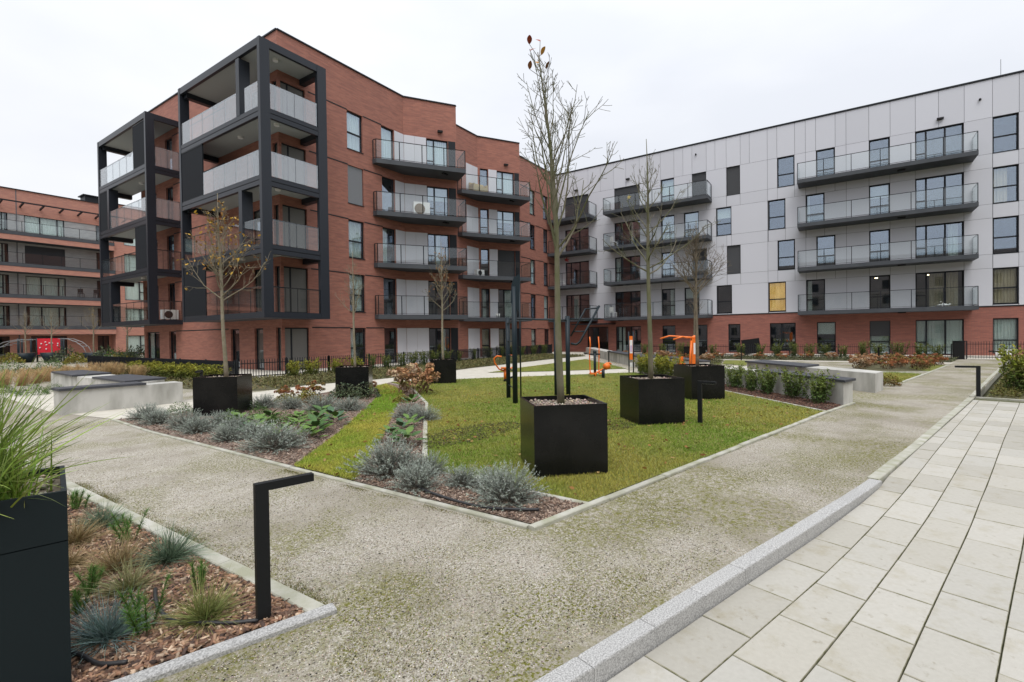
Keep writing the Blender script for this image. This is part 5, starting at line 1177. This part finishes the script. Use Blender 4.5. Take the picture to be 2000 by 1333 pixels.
m = MB().use(SEAT); m.prism([(27.6, 11.75), (21.15, 7.3), (21.7, 6.7), (28, 11.2)], .504, .56); m.build('coping', t)
t = thing('retaining_wall', 'low concrete wall with dark coping behind the yellow shrubs', 'wall', (24, 5, 0))
m = MB().use(CONC); m.prism([(22.9, 6.9), (19.9, 4.75), (20.2, 4.3), (23.3, 6.5)], -.1, .44); m.build('concrete_block', t); m = MB().use(SEAT); m.prism([(22.9, 6.95), (19.85, 4.77), (20.2, 4.26), (23.3, 6.5)], .444, .5); m.build('coping', t)

# ------------------------------------------------------------------ steel bar fences
def fence(label, pts, h=.78, sp=.105, post=2.4):
    t = thing('bar_fence', label, 'fence', (pts[0][0], pts[0][1], 0)); bars = MB().use(FRAME)
    for a, b in zip(pts[:-1], pts[1:]):
        a = Vector((*a, 0)); b = Vector((*b, 0)); d = (b-a); Ln = d.length; d /= Ln; s_ = Vector((-d.y, d.x, 0))
        n = int(Ln/sp)
        for i in range(n):
            p = a+d*(i+.5)*Ln/n; x, y = d.x*.005, d.y*.005; u_ = s_*.022
            P = [(p.x-x-u_.x, p.y-y-u_.y), (p.x+x-u_.x, p.y+y-u_.y), (p.x+x+u_.x, p.y+y+u_.y), (p.x-x+u_.x, p.y-y+u_.y)]
            bars.hexa([(*q, .04) for q in P]+[(*q, h) for q in P])
        np_ = max(1, round(Ln/post))
        r = MB().use(FRAME); r.bar(a+Vector((0, 0, .12)), b+Vector((0, 0, .12)), .012, .04); r.build('rail', t)
        r = MB().use(FRAME); r.bar(a+Vector((0, 0, h-.15)), b+Vector((0, 0, h-.15)), .012, .03); r.build('rail', t)
        for i in range(np_+1):
            p = a+d*Ln*i/np_; m = MB().use(FRAME); m.box(p.x-.025, p.x+.025, p.y-.025, p.y+.025, 0, h+.03); m.build('post', t)
    o = bars.build('bars', t); o['kind'] = 'stuff'
fence('black steel bar fence along the terraces of the red building', [(9.5, 19.15), (13.3, 18.85), (20, 18.85), (35.6, 20.1)])
fence('black steel bar fence running away along the left terraces, looking solid', [(9.5, 19.3), (9.5, 36)], .74)
fence('black steel bar fence along the terraces of the grey building', [(34.9, 12.8), (34.9, -4.9)], .8); fence('black steel bar fence across the end of the right path', [(35.0, -5.5), (35.0, -13)], .95)
t = thing('gate_box', 'black gate post box at the end of the path by the grey building', 'box', (34.85, -5.15, 0)); m = MB().use(BLACKP); m.box(34.7, 35.0, -5.4, -4.95, 0, .95); m.build('cabinet', t); m = MB().use(FRAME); m.box(34.68, 35.02, -5.42, -4.93, .95, .98); m.build('lid', t)
t = thing('screen_panel', 'black perforated screen by a ground floor window of the grey building', 'screen', (36.2, 4.6, 0)); m = MB().use(BLACKP); m.bar((36.2, 5.6, .55), (36.2, 4.5, .7), .05, 1.0); m.build('panel', t)
for y_, h_, lb_ in ((-7.25, .36, 'left one of two white buckets on the far terrace'), (-7.62, .40, 'right one of two white buckets on the far terrace')):
    t = thing('bucket', lb_, 'bucket', (37.6, y_, .0)); m = MB().use(WHITEP); m.tube([(0, 0, .01), (0, 0, h_)], [.13, .16], 14); m.build('pail', t, True, off=(0, 0, 0)); m = MB().use(WHITEP); m.tube([(0, 0, h_), (0, 0, h_+.03)], [.175, .175], 14); m.build('lid', t, off=(0, 0, 0))

# ------------------------------------------------------------------ outdoor gym
LAT = Vector((math.sin(YAW), -math.cos(YAW), 0)); FWD = Vector((math.cos(YAW), math.sin(YAW), 0))
def part(name, t, m, fn, smooth=False):
    b = MB().use(m); fn(b); return b.build(name, t, smooth)
t = thing('climbing_frame', 'dark teal pull-up and climbing frame on the lawn behind the nearest planter', 'gym frame', (10.1, 6.9, 0))
PA, PB, PC_, PD, PE = (10.1, 6.97), (9.36, 6.27), (10.35, 6.76), (11.09, 6.15), (11.35, 5.93)
for (x, y), h_, w_ in ((PA, 2.05, .055), (PB, 2.72, .06), (PD, 2.0, .045), (PE, 2.08, .06)): part('post', t, GYMD, lambda b: b.tube([(x, y, 0), (x, y, h_)], w_, 12), True)
part('pole', t, GYMD, lambda b: b.tube([(*PC_, 0), (*PC_, 3.0)], .02, 8), True)
part('pull_up_bar', t, GYMD, lambda b: b.tube([(*PB, 1.97), (*PE, 1.97)], .018, 8), True)
part('pull_up_bar', t, GYMD, lambda b: b.tube([(*PA, 2.0), (*PD, 2.0)], .018, 8), True)
part('cross_bar', t, GYMD, lambda b: b.tube([(*PA, 1.9), (*PB, 1.9)], .018, 8), True)
for z_ in (.35, .75, 1.1, 1.45): part('rung', t, GYMD, lambda b: b.tube([(*PA, z_), (*PB, z_)], .015, 6), True)
bq = Vector((*PB, 0)); cq = Vector((*PC_, 0))
def board(b):
    p = bq-LAT*.02; n_ = FWD*.03
    a = [p+LAT*-.06+Vector((0, 0, 2.35)), p+LAT*.13+Vector((0, 0, 2.15)), p+LAT*.17+Vector((0, 0, 3.02)), p+LAT*.02+Vector((0, 0, 2.93)), p+LAT*-.04+Vector((0, 0, 2.75))]
    b.face([q-n_ for q in a]); b.face([q+n_ for q in a[::-1]])
    for i in range(5): j = (i+1) % 5; b.face([a[i]-n_, a[j]-n_, a[j]+n_, a[i]+n_][::-1])
part('head_board', t, GYMD, board)
e_ = Vector((*PE, 0)); E3 = lambda l_, z_, f_=0: e_+LAT*l_+FWD*f_+Vector((0, 0, z_))
part('ladder_rail', t, GYMD, lambda b: b.tube([E3(.08, 1.55), E3(.48, 2.27)], .022, 8), True)
part('ladder_rail', t, GYMD, lambda b: b.tube([E3(.08, 1.36), E3(.22, 1.33), E3(.32, 1.40), E3(.84, 2.34)], .03, 8), True)
for a_, b_ in ((E3(.46, 2.25), E3(.80, 2.28)), (E3(.30, 1.95), E3(.63, 1.96)), (E3(.15, 1.67), E3(.47, 1.67)), (E3(0, 2.0), E3(.86, 2.0))): part('ladder_rung', t, GYMD, lambda b: b.tube([a_, b_], .018, 8), True)
t = thing('rowing_trainer', 'orange rowing trainer with curved handles left of the climbing frame', 'gym machine', (13.65, 9.53, 0)); q = Vector((13.65, 9.53, 0)); R3 = lambda l_, z_, f_=0: q+LAT*l_+FWD*f_+Vector((0, 0, z_))
part('post', t, GYMD, lambda b: b.tube([R3(0, 0), R3(0, .45)], .06, 8), True); part('foot', t, GYMD, lambda b: b.tube([R3(-.05, .05), R3(.25, .2, -.3), R3(.27, .05, -.3)], .035, 8), True)
part('handle', t, ORANGE, lambda b: b.tube([R3(-.12, .88, -.2), R3(-.28, .9, -.2), R3(-.38, .82, -.2), R3(-.36, .66, -.15), R3(-.22, .45, -.1), R3(-.05, .38)], .025, 8), True)
part('handle', t, ORANGE, lambda b: b.tube([R3(.15, .9, .2), R3(.30, .88, .2), R3(.34, .7, .2), R3(.25, .5, .1), R3(.05, .38)], .025, 8), True)
part('seat', t, ORANGE, lambda b: b.hexa([R3(-.14, .45, -.15), R3(.14, .45, -.15), R3(.14, .45, .15), R3(-.14, .45, .15), R3(-.16, .5, -.17), R3(.16, .5, -.17), R3(.16, .5, .17), R3(-.16, .5, .17)])); part('seat_post', t, ORANGE, lambda b: b.tube([R3(0, .1), R3(.0, .45)], .07, 8), True)
t = thing('air_walker', 'orange air walker with two hanging foot bars near the pale wall', 'gym machine', (16.94, 7.71, 0)); q = Vector((16.94, 7.71, 0))
part('post', t, GYMD, lambda b: b.tube([R3(0, 0), R3(0, .92)], .05, 10), True); part('axle', t, GYMD, lambda b: b.tube([R3(-.22, .84), R3(.20, .84)], .03, 8), True); part('grip_head', t, GYMD, lambda b: b.tube([R3(-.06, .92), R3(.06, .92)], .06, 8), True)
for sx_, f_ in ((-.2, -.1), (.16, .1)):
    part('swing_arm', t, ORANGE, lambda b: b.tube([R3(sx_, 1.5, f_), R3(sx_+.02, 1.2, f_), R3(sx_, .84, 0), R3(sx_, .2, f_), R3(sx_+.04, .12, f_)], .022, 8), True)
    part('foot_plate', t, ORANGE, lambda b: b.hexa([R3(sx_-.02, .1, f_-.18), R3(sx_+.18, .1, f_-.18), R3(sx_+.18, .1, f_+.18), R3(sx_-.02, .1, f_+.18), R3(sx_-.02, .14, f_-.18), R3(sx_+.18, .14, f_-.18), R3(sx_+.18, .14, f_+.18), R3(sx_-.02, .14, f_+.18)]))
t = thing('twist_stool', 'low dark and orange exercise stool right beside the air walker', 'gym machine', (16.3, 7.1, 0)); q = Vector((16.3, 7.1, 0))
part('post', t, GYMD, lambda b: b.tube([R3(0, 0), R3(0, .34)], .06, 8), True); part('seat', t, ORANGE, lambda b: b.tube([R3(.05, .40, 0), R3(.2, .46, .05)], [.11, .13], 10), True); part('arm', t, ORANGE, lambda b: b.tube([R3(0, .34), R3(-.25, .22, -.05), R3(-.3, .1, -.1)], .03, 8), True); part('back_rest', t, ORANGE, lambda b: b.tube([R3(.05, .44), R3(.22, .56), R3(.3, .5)], .03, 8), True)
t = thing('sign_post', 'narrow orange and white gym instruction sign between two dark posts', 'sign', (19.04, 7.07, 0)); q = Vector((19.04, 7.07, 0))
for sx_ in (-.09, .09): part('post', t, GYMD, lambda b: b.tube([R3(sx_, 0), R3(sx_, 1.68)], .025, 8), True)
def bx(l0, l1, z0, z1, f0, f1): return [R3(l0, z0, f0), R3(l1, z0, f0), R3(l1, z0, f1), R3(l0, z0, f1), R3(l0, z1, f0), R3(l1, z1, f0), R3(l1, z1, f1), R3(l0, z1, f1)]
part('panel', t, ORANGE, lambda b: b.hexa(bx(-.065, .065, .54, 1.5, -.01, .01))); part('instruction_sheet', t, WHITEP, lambda b: b.hexa(bx(-.055, .055, .80, 1.34, -.016, -.011))); part('print_strip', t, PUR, lambda b: b.hexa(bx(-.045, .045, .86, 1.12, -.019, -.0165))); part('lower_sheet', t, WHITEP, lambda b: b.hexa(bx(-.05, .05, .25, .42, -.016, .01)))
t = thing('pull_down_trainer', 'orange pull-down trainer with long arms behind the far lawn planter', 'gym machine', (18.9, 4.57, 0)); q = Vector((18.9, 4.57, 0))
part('column', t, ORANGE, lambda b: b.hexa(bx(-.11, .10, 0, 1.38, -.1, .1))); part('instruction_plate', t, WHITEP, lambda b: b.hexa(bx(-.06, .06, .8, 1.22, -.108, -.102)))
part('column_head', t, ORANGE, lambda b: b.tube([R3(-.12, 1.36), R3(.02, 1.44), R3(.12, 1.42)], .07, 10), True)
for f_, l_, d_ in ((-.22, -.85, 0), (.22, -1.2, .03)): part('arm', t, ORANGE, lambda b: b.tube([R3(0, 1.42, 0), R3(-.35, 1.42+d_, f_*.7), R3(l_+.35, 1.46+d_, f_), R3(l_, 1.36+d_, f_)], .03, 8), True)
part('strut', t, ORANGE, lambda b: b.tube([R3(-.14, 1.3, -.1), R3(-.22, .75, -.2), R3(-.26, .3, -.25)], .035, 8), True); part('seat', t, ORANGE, lambda b: b.hexa(bx(-.62, -.38, .42, .47, -.16, .1))); part('seat_back', t, ORANGE, lambda b: b.hexa(bx(-.56, -.42, .47, .72, -.03, .02))); part('seat_base', t, GYMD, lambda b: b.tube([R3(-.5, 0), R3(-.5, .42)], .05, 8), True)
t = thing('exercise_stool', 'small round orange exercise stool left of the pull-down trainer', 'stool', (17.0, 4.55, 0)); q = Vector((17.0, 4.55, 0)); part('seat', t, ORANGE, lambda b: b.tube([R3(0, .40), R3(0, .45)], [.15, .16], 14), True); part('post', t, GYMD, lambda b: b.tube([R3(0, 0), R3(0, .4)], .04, 8), True)

# ------------------------------------------------------------------ playground and planters beyond the left fence
t = thing('playground_climber', 'playground climbing set with a red panel and grey arched ladders', 'playground set', (11.2, 51, 0)); q = Vector((11.2, 51.1, 0))
part('climbing_panel', t, RED, lambda b: b.hexa(bx(-.98, .82, .58, 1.82, -.03, .03)))
NR = np.random.default_rng(4)
for i in range(9):
    a_, z_ = rnd.uniform(-.8, .7), rnd.uniform(.75, 1.7); part('climbing_hold', t, WHITEP, lambda b: b.tube([R3(a_, z_, -.03), R3(a_+.03, z_, -.1)], [.07, .035], 7), True)
for l_ in (-2.5, -2.2, -1.5, -1.02, .86, 1.05): part('post', t, GYMD, lambda b: b.tube([R3(l_, 0), R3(l_, 1.85)], .06, 8), True)
STG = mat('galvanised_tube', (.25, .26, .27), .5)
for f_ in (-.25, .25):
    part('arch_tube', t, STG, lambda b: b.tube([R3(-4.6, .9, f_), R3(-4.1, 1.2, f_), R3(-3.4, 1.55, f_), R3(-2.5, 1.72, f_), R3(-1.0, 1.75, f_)], .024, 8), True)
    part('arch_tube', t, STG, lambda b: b.tube([R3(.86, 1.78, f_), R3(1.6, 1.76, f_), R3(2.3, 1.5, f_), R3(2.8, 1.1, f_), R3(3.1, .5, f_)], .024, 8), True)
for i in range(6): part('rung', t, STG, lambda b: b.tube([R3(-4.3+.55*i, 1.1+.12*i, -.25), R3(-4.3+.55*i, 1.1+.12*i, .25)], .025, 6), True)
for i in range(5): part('rung', t, STG, lambda b: b.tube([R3(1.2+.38*i, 1.77-.2*max(0, i-1), -.25), R3(1.2+.38*i, 1.77-.2*max(0, i-1), .25)], .025, 6), True)
def at(px, depth): l_ = (px-1000)/949.93*depth; return Vector((0, 0, 0))+FWD*depth+LAT*l_
for px, dp, s_, lb_, pl_ in ((50, 37, 101, 'small bare tree left of the red playground panel', False), (101, 37.5, 102, 'small bare tree before the red playground panel', False), (183, 36, 103, 'small tree with yellowish leaves in the dark conical planter', True), (249, 36, 104, 'thin bare tree seen beside the lower loggia tower', True)):
    p = at(px, dp); tt, tps, _ = tree('tree', lb_, (p.x, p.y, .45), 3.7, 1.75, s_, 1.15, BARKP, .06, nb=16, twigs=5, group='young bare trees by the playground')
    if px == 183: leafscatter(tt, tps, 60, [(.35, .25, .08)])
    t = thing('tree_planter', lb_.replace('small ', 'dark planter of the ').replace('thin ', 'dark planter of the '), 'planter', (p.x, p.y, 0)); b = MB().use(GYMD); b.tube([(0, 0, 0), (0, 0, .72)], [.4, .7], 14); b.build('pot', t, True, off=(0, 0, 0)); b = MB().use(SOIL); b.tube([(0, 0, .72), (0, 0, .735)], [.64, .64], 14); b.build('soil', t, off=(0, 0, 0))
for i, (px, dp) in enumerate(((150, 34), (205, 34), (225, 33), (240, 33), (262, 33), (275, 34), (20, 36), (128, 35))):
    p = at(px, dp); plant('low_shrub', (LOWY, LOWD, LOWG)[i % 3], 'garden shrub, %s from the left behind the black side fence' % ['third', 'fourth', 'fifth', 'sixth', 'seventh', 'eighth', 'first', 'second'][i], 'shrub', p.x, p.y, 0, None, (2.6, 2.6, 3.6), 'garden shrubs behind the black side fence')

# ------------------------------------------------------------------ things on balconies
def acunit(label, loc, rz, w=.85, h=.62, d=.32, fan=BLACKP):
    t = thing('air_conditioner', label, 'air conditioner', loc, rz); b = MB().use(WHITEP); b.box(-w/2, w/2, -d/2, d/2, .05, h); b.build('casing', t, off=(0, 0, 0))
    b = MB().use(fan); b.tube([(-w*.12, -d/2-.001, h*.53), (-w*.12, -d/2-.012, h*.53)], h*.36, 18); b.build('fan_grille', t, off=(0, 0, 0))
    for x in (-w*.35, w*.35): b = MB().use(BLACKP); b.box(x-.04, x+.04, -d/2, d/2, 0, .05); b.build('foot', t, off=(0, 0, 0))
acunit('white air conditioner on the lowest loggia of the far tower', (12.75, 33.6, 2.78), 0)
acunit('big white air conditioner on the second highest curved balcony', (21.75, 21.35, 8.9), math.radians(-33), 1.0, .9, .4, mat('brown_grille', (.2, .15, .1), .6))
acunit('cream air conditioner on a middle balcony of the second wave', (28.2, 21.9, 5.9), math.radians(-10), .7, .5)
def chair(label, loc, rz, m):
    t = thing('balcony_chair', label, 'chair', loc, rz)
    for n_, bx_ in (('seat', (-.22, .22, -.22, .22, .42, .46)), ('backrest', (-.22, .22, .19, .22, .5, .9)), ('leg', (-.22, -.18, -.22, -.18, 0, .42)), ('leg', (.18, .22, -.22, -.18, 0, .42)), ('leg', (-.22, -.18, .18, .22, 0, .5)), ('leg', (.18, .22, .18, .22, 0, .5))):
        b = MB().use(m); b.box(*bx_); b.build(n_, t, off=(0, 0, 0))
chair('white chair at the left end of the lowest balcony of the left grey stack', (39.2, 16.1, 2.975), 1.2, WHITEP); chair('white chair at the left end of the third balcony of the left grey stack', (39.2, 16.0, 8.925), 1.0, WHITEP)
chair('white chair on the second lowest corner balcony by the red building', (39.0, 20.9, 5.95), .4, WHITEP)
t = thing('wicker_sofa', 'straw-coloured wicker sofa on the top balcony of the second wave', 'sofa', (28.0, 21.75, 11.9), math.radians(-20)); WK = mat('wicker', (.42, .34, .2), .8)
for n_, bx_ in (('seat', (-.6, .6, -.35, .35, .05, .38)), ('backrest', (-.6, .6, .22, .35, .38, .75)), ('armrest', (-.6, -.48, -.35, .35, .38, .58)), ('armrest', (.48, .6, -.35, .35, .38, .58))): b = MB().use(WK); b.box(*bx_); b.build(n_, t, off=(0, 0, 0))
for x_, lb_ in ((16.9, 'left dark lounge chair on a balcony of the banded brick building'), (18.2, 'right dark lounge chair on a balcony of the banded brick building')): chair(lb_, (x_, 65.7, 6.1), 2.6, BLACKP)
t = thing('flower_pot', 'white flower pot on the lowest balcony of the second wave', 'pot', (29.6, 21.3, 2.9)); b = MB().use(WHITEP); b.tube([(0, 0, 0), (0, 0, .32)], [.12, .17], 12); b.build('pot', t, True, off=(0, 0, 0)); b = MB().use(SOIL); b.tube([(0, 0, .32), (0, 0, .325)], .15, 12); b.build('soil', t, off=(0, 0, 0))
NR = np.random.default_rng(77); n = 26; V, F, C = lumps(np.c_[NR.normal(0, .08, n), NR.normal(0, .16, n), np.abs(NR.normal(.08, .06, n))], NR.uniform(.05, .1, n), np.full((n, 3), .78)); tag(obj('laundry_heap', np_mesh('laundry_heap', V, F, [VCD], C), None, (38.8, -5.1, 2.98)), 'crumpled white cloth heap on the lowest balcony of the right grey stack', 'cloth')
b = MB().use(mat('yellow_foil', (.8, .55, .05), .4)); pts_ = [((.20 if i % 2 == 0 else .085)*math.cos(i*math.pi/5+.3), (.20 if i % 2 == 0 else .085)*math.sin(i*math.pi/5+.3)) for i in range(10)]
for sg in (-1, 1):
    for i in range(10): j = (i+1) % 10; b.face([(sg*.05, 0, 0), (0, pts_[i][0], pts_[i][1]), (0, pts_[j][0], pts_[j][1])])
tag(b.build('star_balloon', loc=(38.52, 14.35, 12.75)), 'small yellow star behind the glass of the top left grey balcony', 'decoration')
n = 30; V, F, C = lumps(NR.normal(0, .1, (n, 3)), NR.uniform(.04, .08, n), cvar((.5, .03, .04), n, .3)); tag(obj('hanging_flowers', np_mesh('hanging_flowers', V, F, [VCD], C), None, (39.2, 20.5, 8.35)), 'red flower bunch hanging under a corner balcony by the red building', 'flowers')

# ------------------------------------------------------------------ drip hoses
def hose(label, pts, r=.011, z=.042):
    P = [Vector((x, y, z+.008*math.sin(i*1.9))) for i, (x, y) in enumerate(pts)]; Q = []
    for i in range(len(P)-1):
        a, b, c, d = P[max(i-1, 0)], P[i], P[i+1], P[min(i+2, len(P)-1)]
        for k in range(5):
            t_ = k/5; Q.append(.5*((2*b)+(c-a)*t_+(2*a-5*b+4*c-d)*t_*t_+(3*b-a-3*c+d)*t_**3))
    Q.append(P[-1]); m = MB().use(HOSE); m.tube(Q, r, 8); tag(m.build('drip_hose', None, True), label, 'hose')
hose('black drip hose curving round the green tuft in the bark bed', [(1.24, 3.56), (1.17, 3.34), (1.15, 3.14), (1.18, 3.01), (1.24, 2.88), (1.32, 2.78), (1.42, 2.69)])
hose('black drip hose at the foot of the tall planter', [(.74, 3.24), (.77, 3.1), (.80, 2.98), (.88, 2.88)]); hose('black drip hose lying in the narrow mulch bed by the silver curry shrubs', [(3.63, 3.75), (3.52, 3.4), (3.49, 3.0), (3.50, 2.68), (3.58, 2.40), (3.70, 2.24)], .014)

# ------------------------------------------------------------------ loose ground cover: grass, mulch, stones, leaves
NR = np.random.default_rng(123)
def stuff(name, V, F, C, m): o = obj(name, np_mesh(name, V, F, [m], C)); tag(o, kind='stuff'); return o
def patch(P, f=1.0): x, y = P[:, 0]*f, P[:, 1]*f; return .5+.25*np.sin(1.3*x+1.1*np.sin(.9*y))+.25*np.sin(1.7*y-.8*x+2)
def grass(poly, n, fo, h=(.025, .05), dens=None):
    p = polypts(poly, n, fo); p = p+NR.normal(0, .016, p.shape); P = np.c_[p, np.full(len(p), .014)]; k = np.clip((patch(p)-.5)*1.3+.5+.25*np.sin(5.1*p[:, 0]+2*np.sin(4.3*p[:, 1]))*np.sin(4.7*p[:, 1])+NR.normal(0, .16, len(p)), 0, 1)[:, None]
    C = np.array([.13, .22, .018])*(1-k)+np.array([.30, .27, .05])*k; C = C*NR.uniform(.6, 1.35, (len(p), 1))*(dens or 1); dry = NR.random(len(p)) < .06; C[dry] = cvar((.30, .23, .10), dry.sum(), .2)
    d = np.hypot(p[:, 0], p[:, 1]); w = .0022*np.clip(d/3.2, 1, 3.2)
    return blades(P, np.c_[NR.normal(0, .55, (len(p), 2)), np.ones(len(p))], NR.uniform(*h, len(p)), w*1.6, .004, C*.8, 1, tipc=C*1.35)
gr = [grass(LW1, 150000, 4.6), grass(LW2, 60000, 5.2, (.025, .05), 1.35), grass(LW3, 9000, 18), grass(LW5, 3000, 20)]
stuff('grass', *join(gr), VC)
def bark(poly, n, fo, ln, wd, cols, z=.012, name='bark_mulch'):
    p = polypts(poly, n, fo); C = np.array(cols)[NR.integers(0, len(cols), len(p))]*NR.uniform(.55, 1.35, (len(p), 1)); V, F, CC = chips(np.c_[p, z+NR.uniform(0, .018, len(p))], C, ln, wd); return stuff(name, V, F, CC, VCD)
bark([(1.58, 6.5), (1.62, 2.58), (.3, 2.98), (.3, 6.5)], 17000, 3.4, (.012, .075), (.005, .024), [(.25, .145, .085), (.36, .23, .15), (.14, .08, .055), (.52, .39, .28), (.08, .052, .042), (.28, .155, .10), (.19, .115, .08)])
bark([(1.5, 8.4), (1.5, 6.2), (.5, 6.2), (.3, 3.0), (-1.4, 3.45), (-1.4, 8.4)], 9000, None, (.03, .09), (.012, .035), [(.25, .145, .085), (.36, .23, .15), (.14, .08, .055), (.19, .115, .08)])
bark(B1, 9000, 4.2, (.012, .035), (.006, .016), [(.30, .22, .165), (.20, .13, .095), (.40, .31, .25), (.13, .09, .07)], name='wood_mulch')
bark(B2, 7000, 7, (.015, .045), (.008, .02), [(.30, .22, .165), (.20, .13, .095), (.40, .31, .25), (.13, .09, .07)], name='wood_mulch'); bark(B3, 3500, 14, (.02, .06), (.01, .025), [(.13, .065, .045), (.2, .11, .075), (.09, .05, .04)], name='bark_mulch')
# moss along the edgings and loose grit on the path
def moss(line, n, w, off=.0):
    a = NR.random(n); P0 = np.array(line[0]); P1 = np.array(line[1]); d = P1-P0; nn = np.array([d[1], -d[0]])/np.linalg.norm(d); p = P0+d*a[:, None]+nn*(off+np.abs(NR.normal(0, w, (n, 1))))
    keep = (np.sin(a*37)+np.sin(a*17+1)+NR.normal(0, .8, n)) > .3; p = p[keep]; C = cvar((.15, .125, .025), len(p), .3, .1); g2 = NR.random(len(p)) < .35; C[g2] = cvar((.10, .12, .02), g2.sum(), .25)
    return blades(np.c_[p, np.zeros(len(p))], np.c_[NR.normal(0, .8, (len(p), 2)), np.ones(len(p))], NR.uniform(.008, .02, len(p)), .004, 0, C, 1)
stuff('moss', *join([moss(((1.73, 2.55), (1.73, 7.5)), 9000, .05), moss(((11.4, .19), (3.36, 2.06)), 5000, .03, -.0), moss(((3.33, 5.6), (3.33, 2.2)), 3500, .035)]), VC)
mp2 = polypts([(1.76, 2.4), (1.75, 7), (3.3, 7), (3.33, 2.05), (9, .75), (9, -.85), (6.2, -.1), (2, 1.2), (.6, 1.7), (.4, 2.75)], 60000, 3)
x_, y_ = mp2[:, 0], mp2[:, 1]; msk = np.sin(2.1*x_+1.7*np.sin(1.3*y_))*np.sin(2.6*y_+1.1*np.sin(1.9*x_))+.45*np.sin(9*x_+4*np.sin(7*y_))*np.sin(8*y_)+NR.normal(0, .22, len(x_))-.05*np.clip(y_-3, 0, 5)
mp2 = mp2[msk > .62]; C = cvar((.17, .165, .03), len(mp2), .35, .1)
stuff('path_moss', *blades(np.c_[mp2, np.zeros(len(mp2))], np.c_[NR.normal(0, 1, (len(mp2), 2)), np.ones(len(mp2))], NR.uniform(.006, .014, len(mp2)), .005, 0, C, 1), VC)
n = 34000; p = polypts([(1.78, 2.4), (1.75, 9), (3.3, 9), (3.3, 2.05), (11, .2), (11, -1.3), (6.2, -.1), (2, 1.2), (.6, 1.7), (.4, 2.75)], n, 2.6)
V, F, C = lumps(np.c_[p, NR.uniform(-.001, .003, len(p))], NR.uniform(.0025, .0062, len(p)), cvar((.33, .295, .235), len(p), .5, .06)); stuff('path_gravel', V, F, C, VCD)
n = 1500; a_ = NR.uniform(0, 6.28, n); r_ = np.sqrt(NR.random(n)); p = np.r_[np.c_[6.0+1.5*r_*np.cos(a_)*.8+.5*r_*np.sin(a_), 5.0+.42*r_*np.sin(a_)+.5*r_*np.cos(a_)*-.6], np.c_[7.9+.5*r_[:400]*np.cos(a_[:400]), 3.3+.4*r_[:400]*np.sin(a_[:400])]]
p = p[inpoly(p, LW1)]
V, F, C = lumps(np.c_[p, NR.uniform(.015, .035, len(p))], NR.uniform(.008, .022, len(p)), cvar((.075, .07, .03), len(p), .3, .08)); stuff('lawn_clods', V, F, C, VCD)
# fallen leaves
p = np.r_[polypts(LW1, 420, 9), polypts(LW2, 70)]; n = len(p); C = np.array([(.26, .13, .04), (.20, .09, .03), (.34, .22, .08)])[NR.integers(0, 3, n)]*NR.uniform(.7, 1.2, (n, 1))
stuff('fallen_leaves', *blades(np.c_[p, np.full(n, .045)], np.c_[NR.normal(size=(n, 2)), NR.uniform(-.1, .25, n)], NR.uniform(.04, .07, n), .032, .0, C, 2, taper=False), VC)
# low evergreen cover on the planted strips
def cover(poly, n, col, tip, l=(.06, .14), w=.035, fo=None):
    p = polypts(poly, n, fo); k = len(p); return blades(np.c_[p, NR.uniform(0, .10, k)], np.c_[NR.normal(0, .8, (k, 2)), NR.uniform(.2, 1.2, k)], NR.uniform(*l, k), w, .01, cvar(col, k, .35, .1), 2, taper=False, tipc=cvar(tip, k, .3, .1))
stuff('ground_cover', *join([cover(GC1, 26000, (.085, .085, .03), (.17, .155, .06)), cover(GC1b, 5000, (.10, .09, .035), (.17, .15, .06)), cover(GC2, 7000, (.06, .075, .035), (.12, .12, .06)), cover(HB2, 2500, (.07, .08, .03), (.13, .12, .05)),
      cover([(15.6, -2.85), (15.4, -3.3), (16.5, -3.6), (30, -6.8), (30, -6.3)], 7000, (.09, .09, .02), (.16, .15, .04), (.04, .09), .02)]), VC)
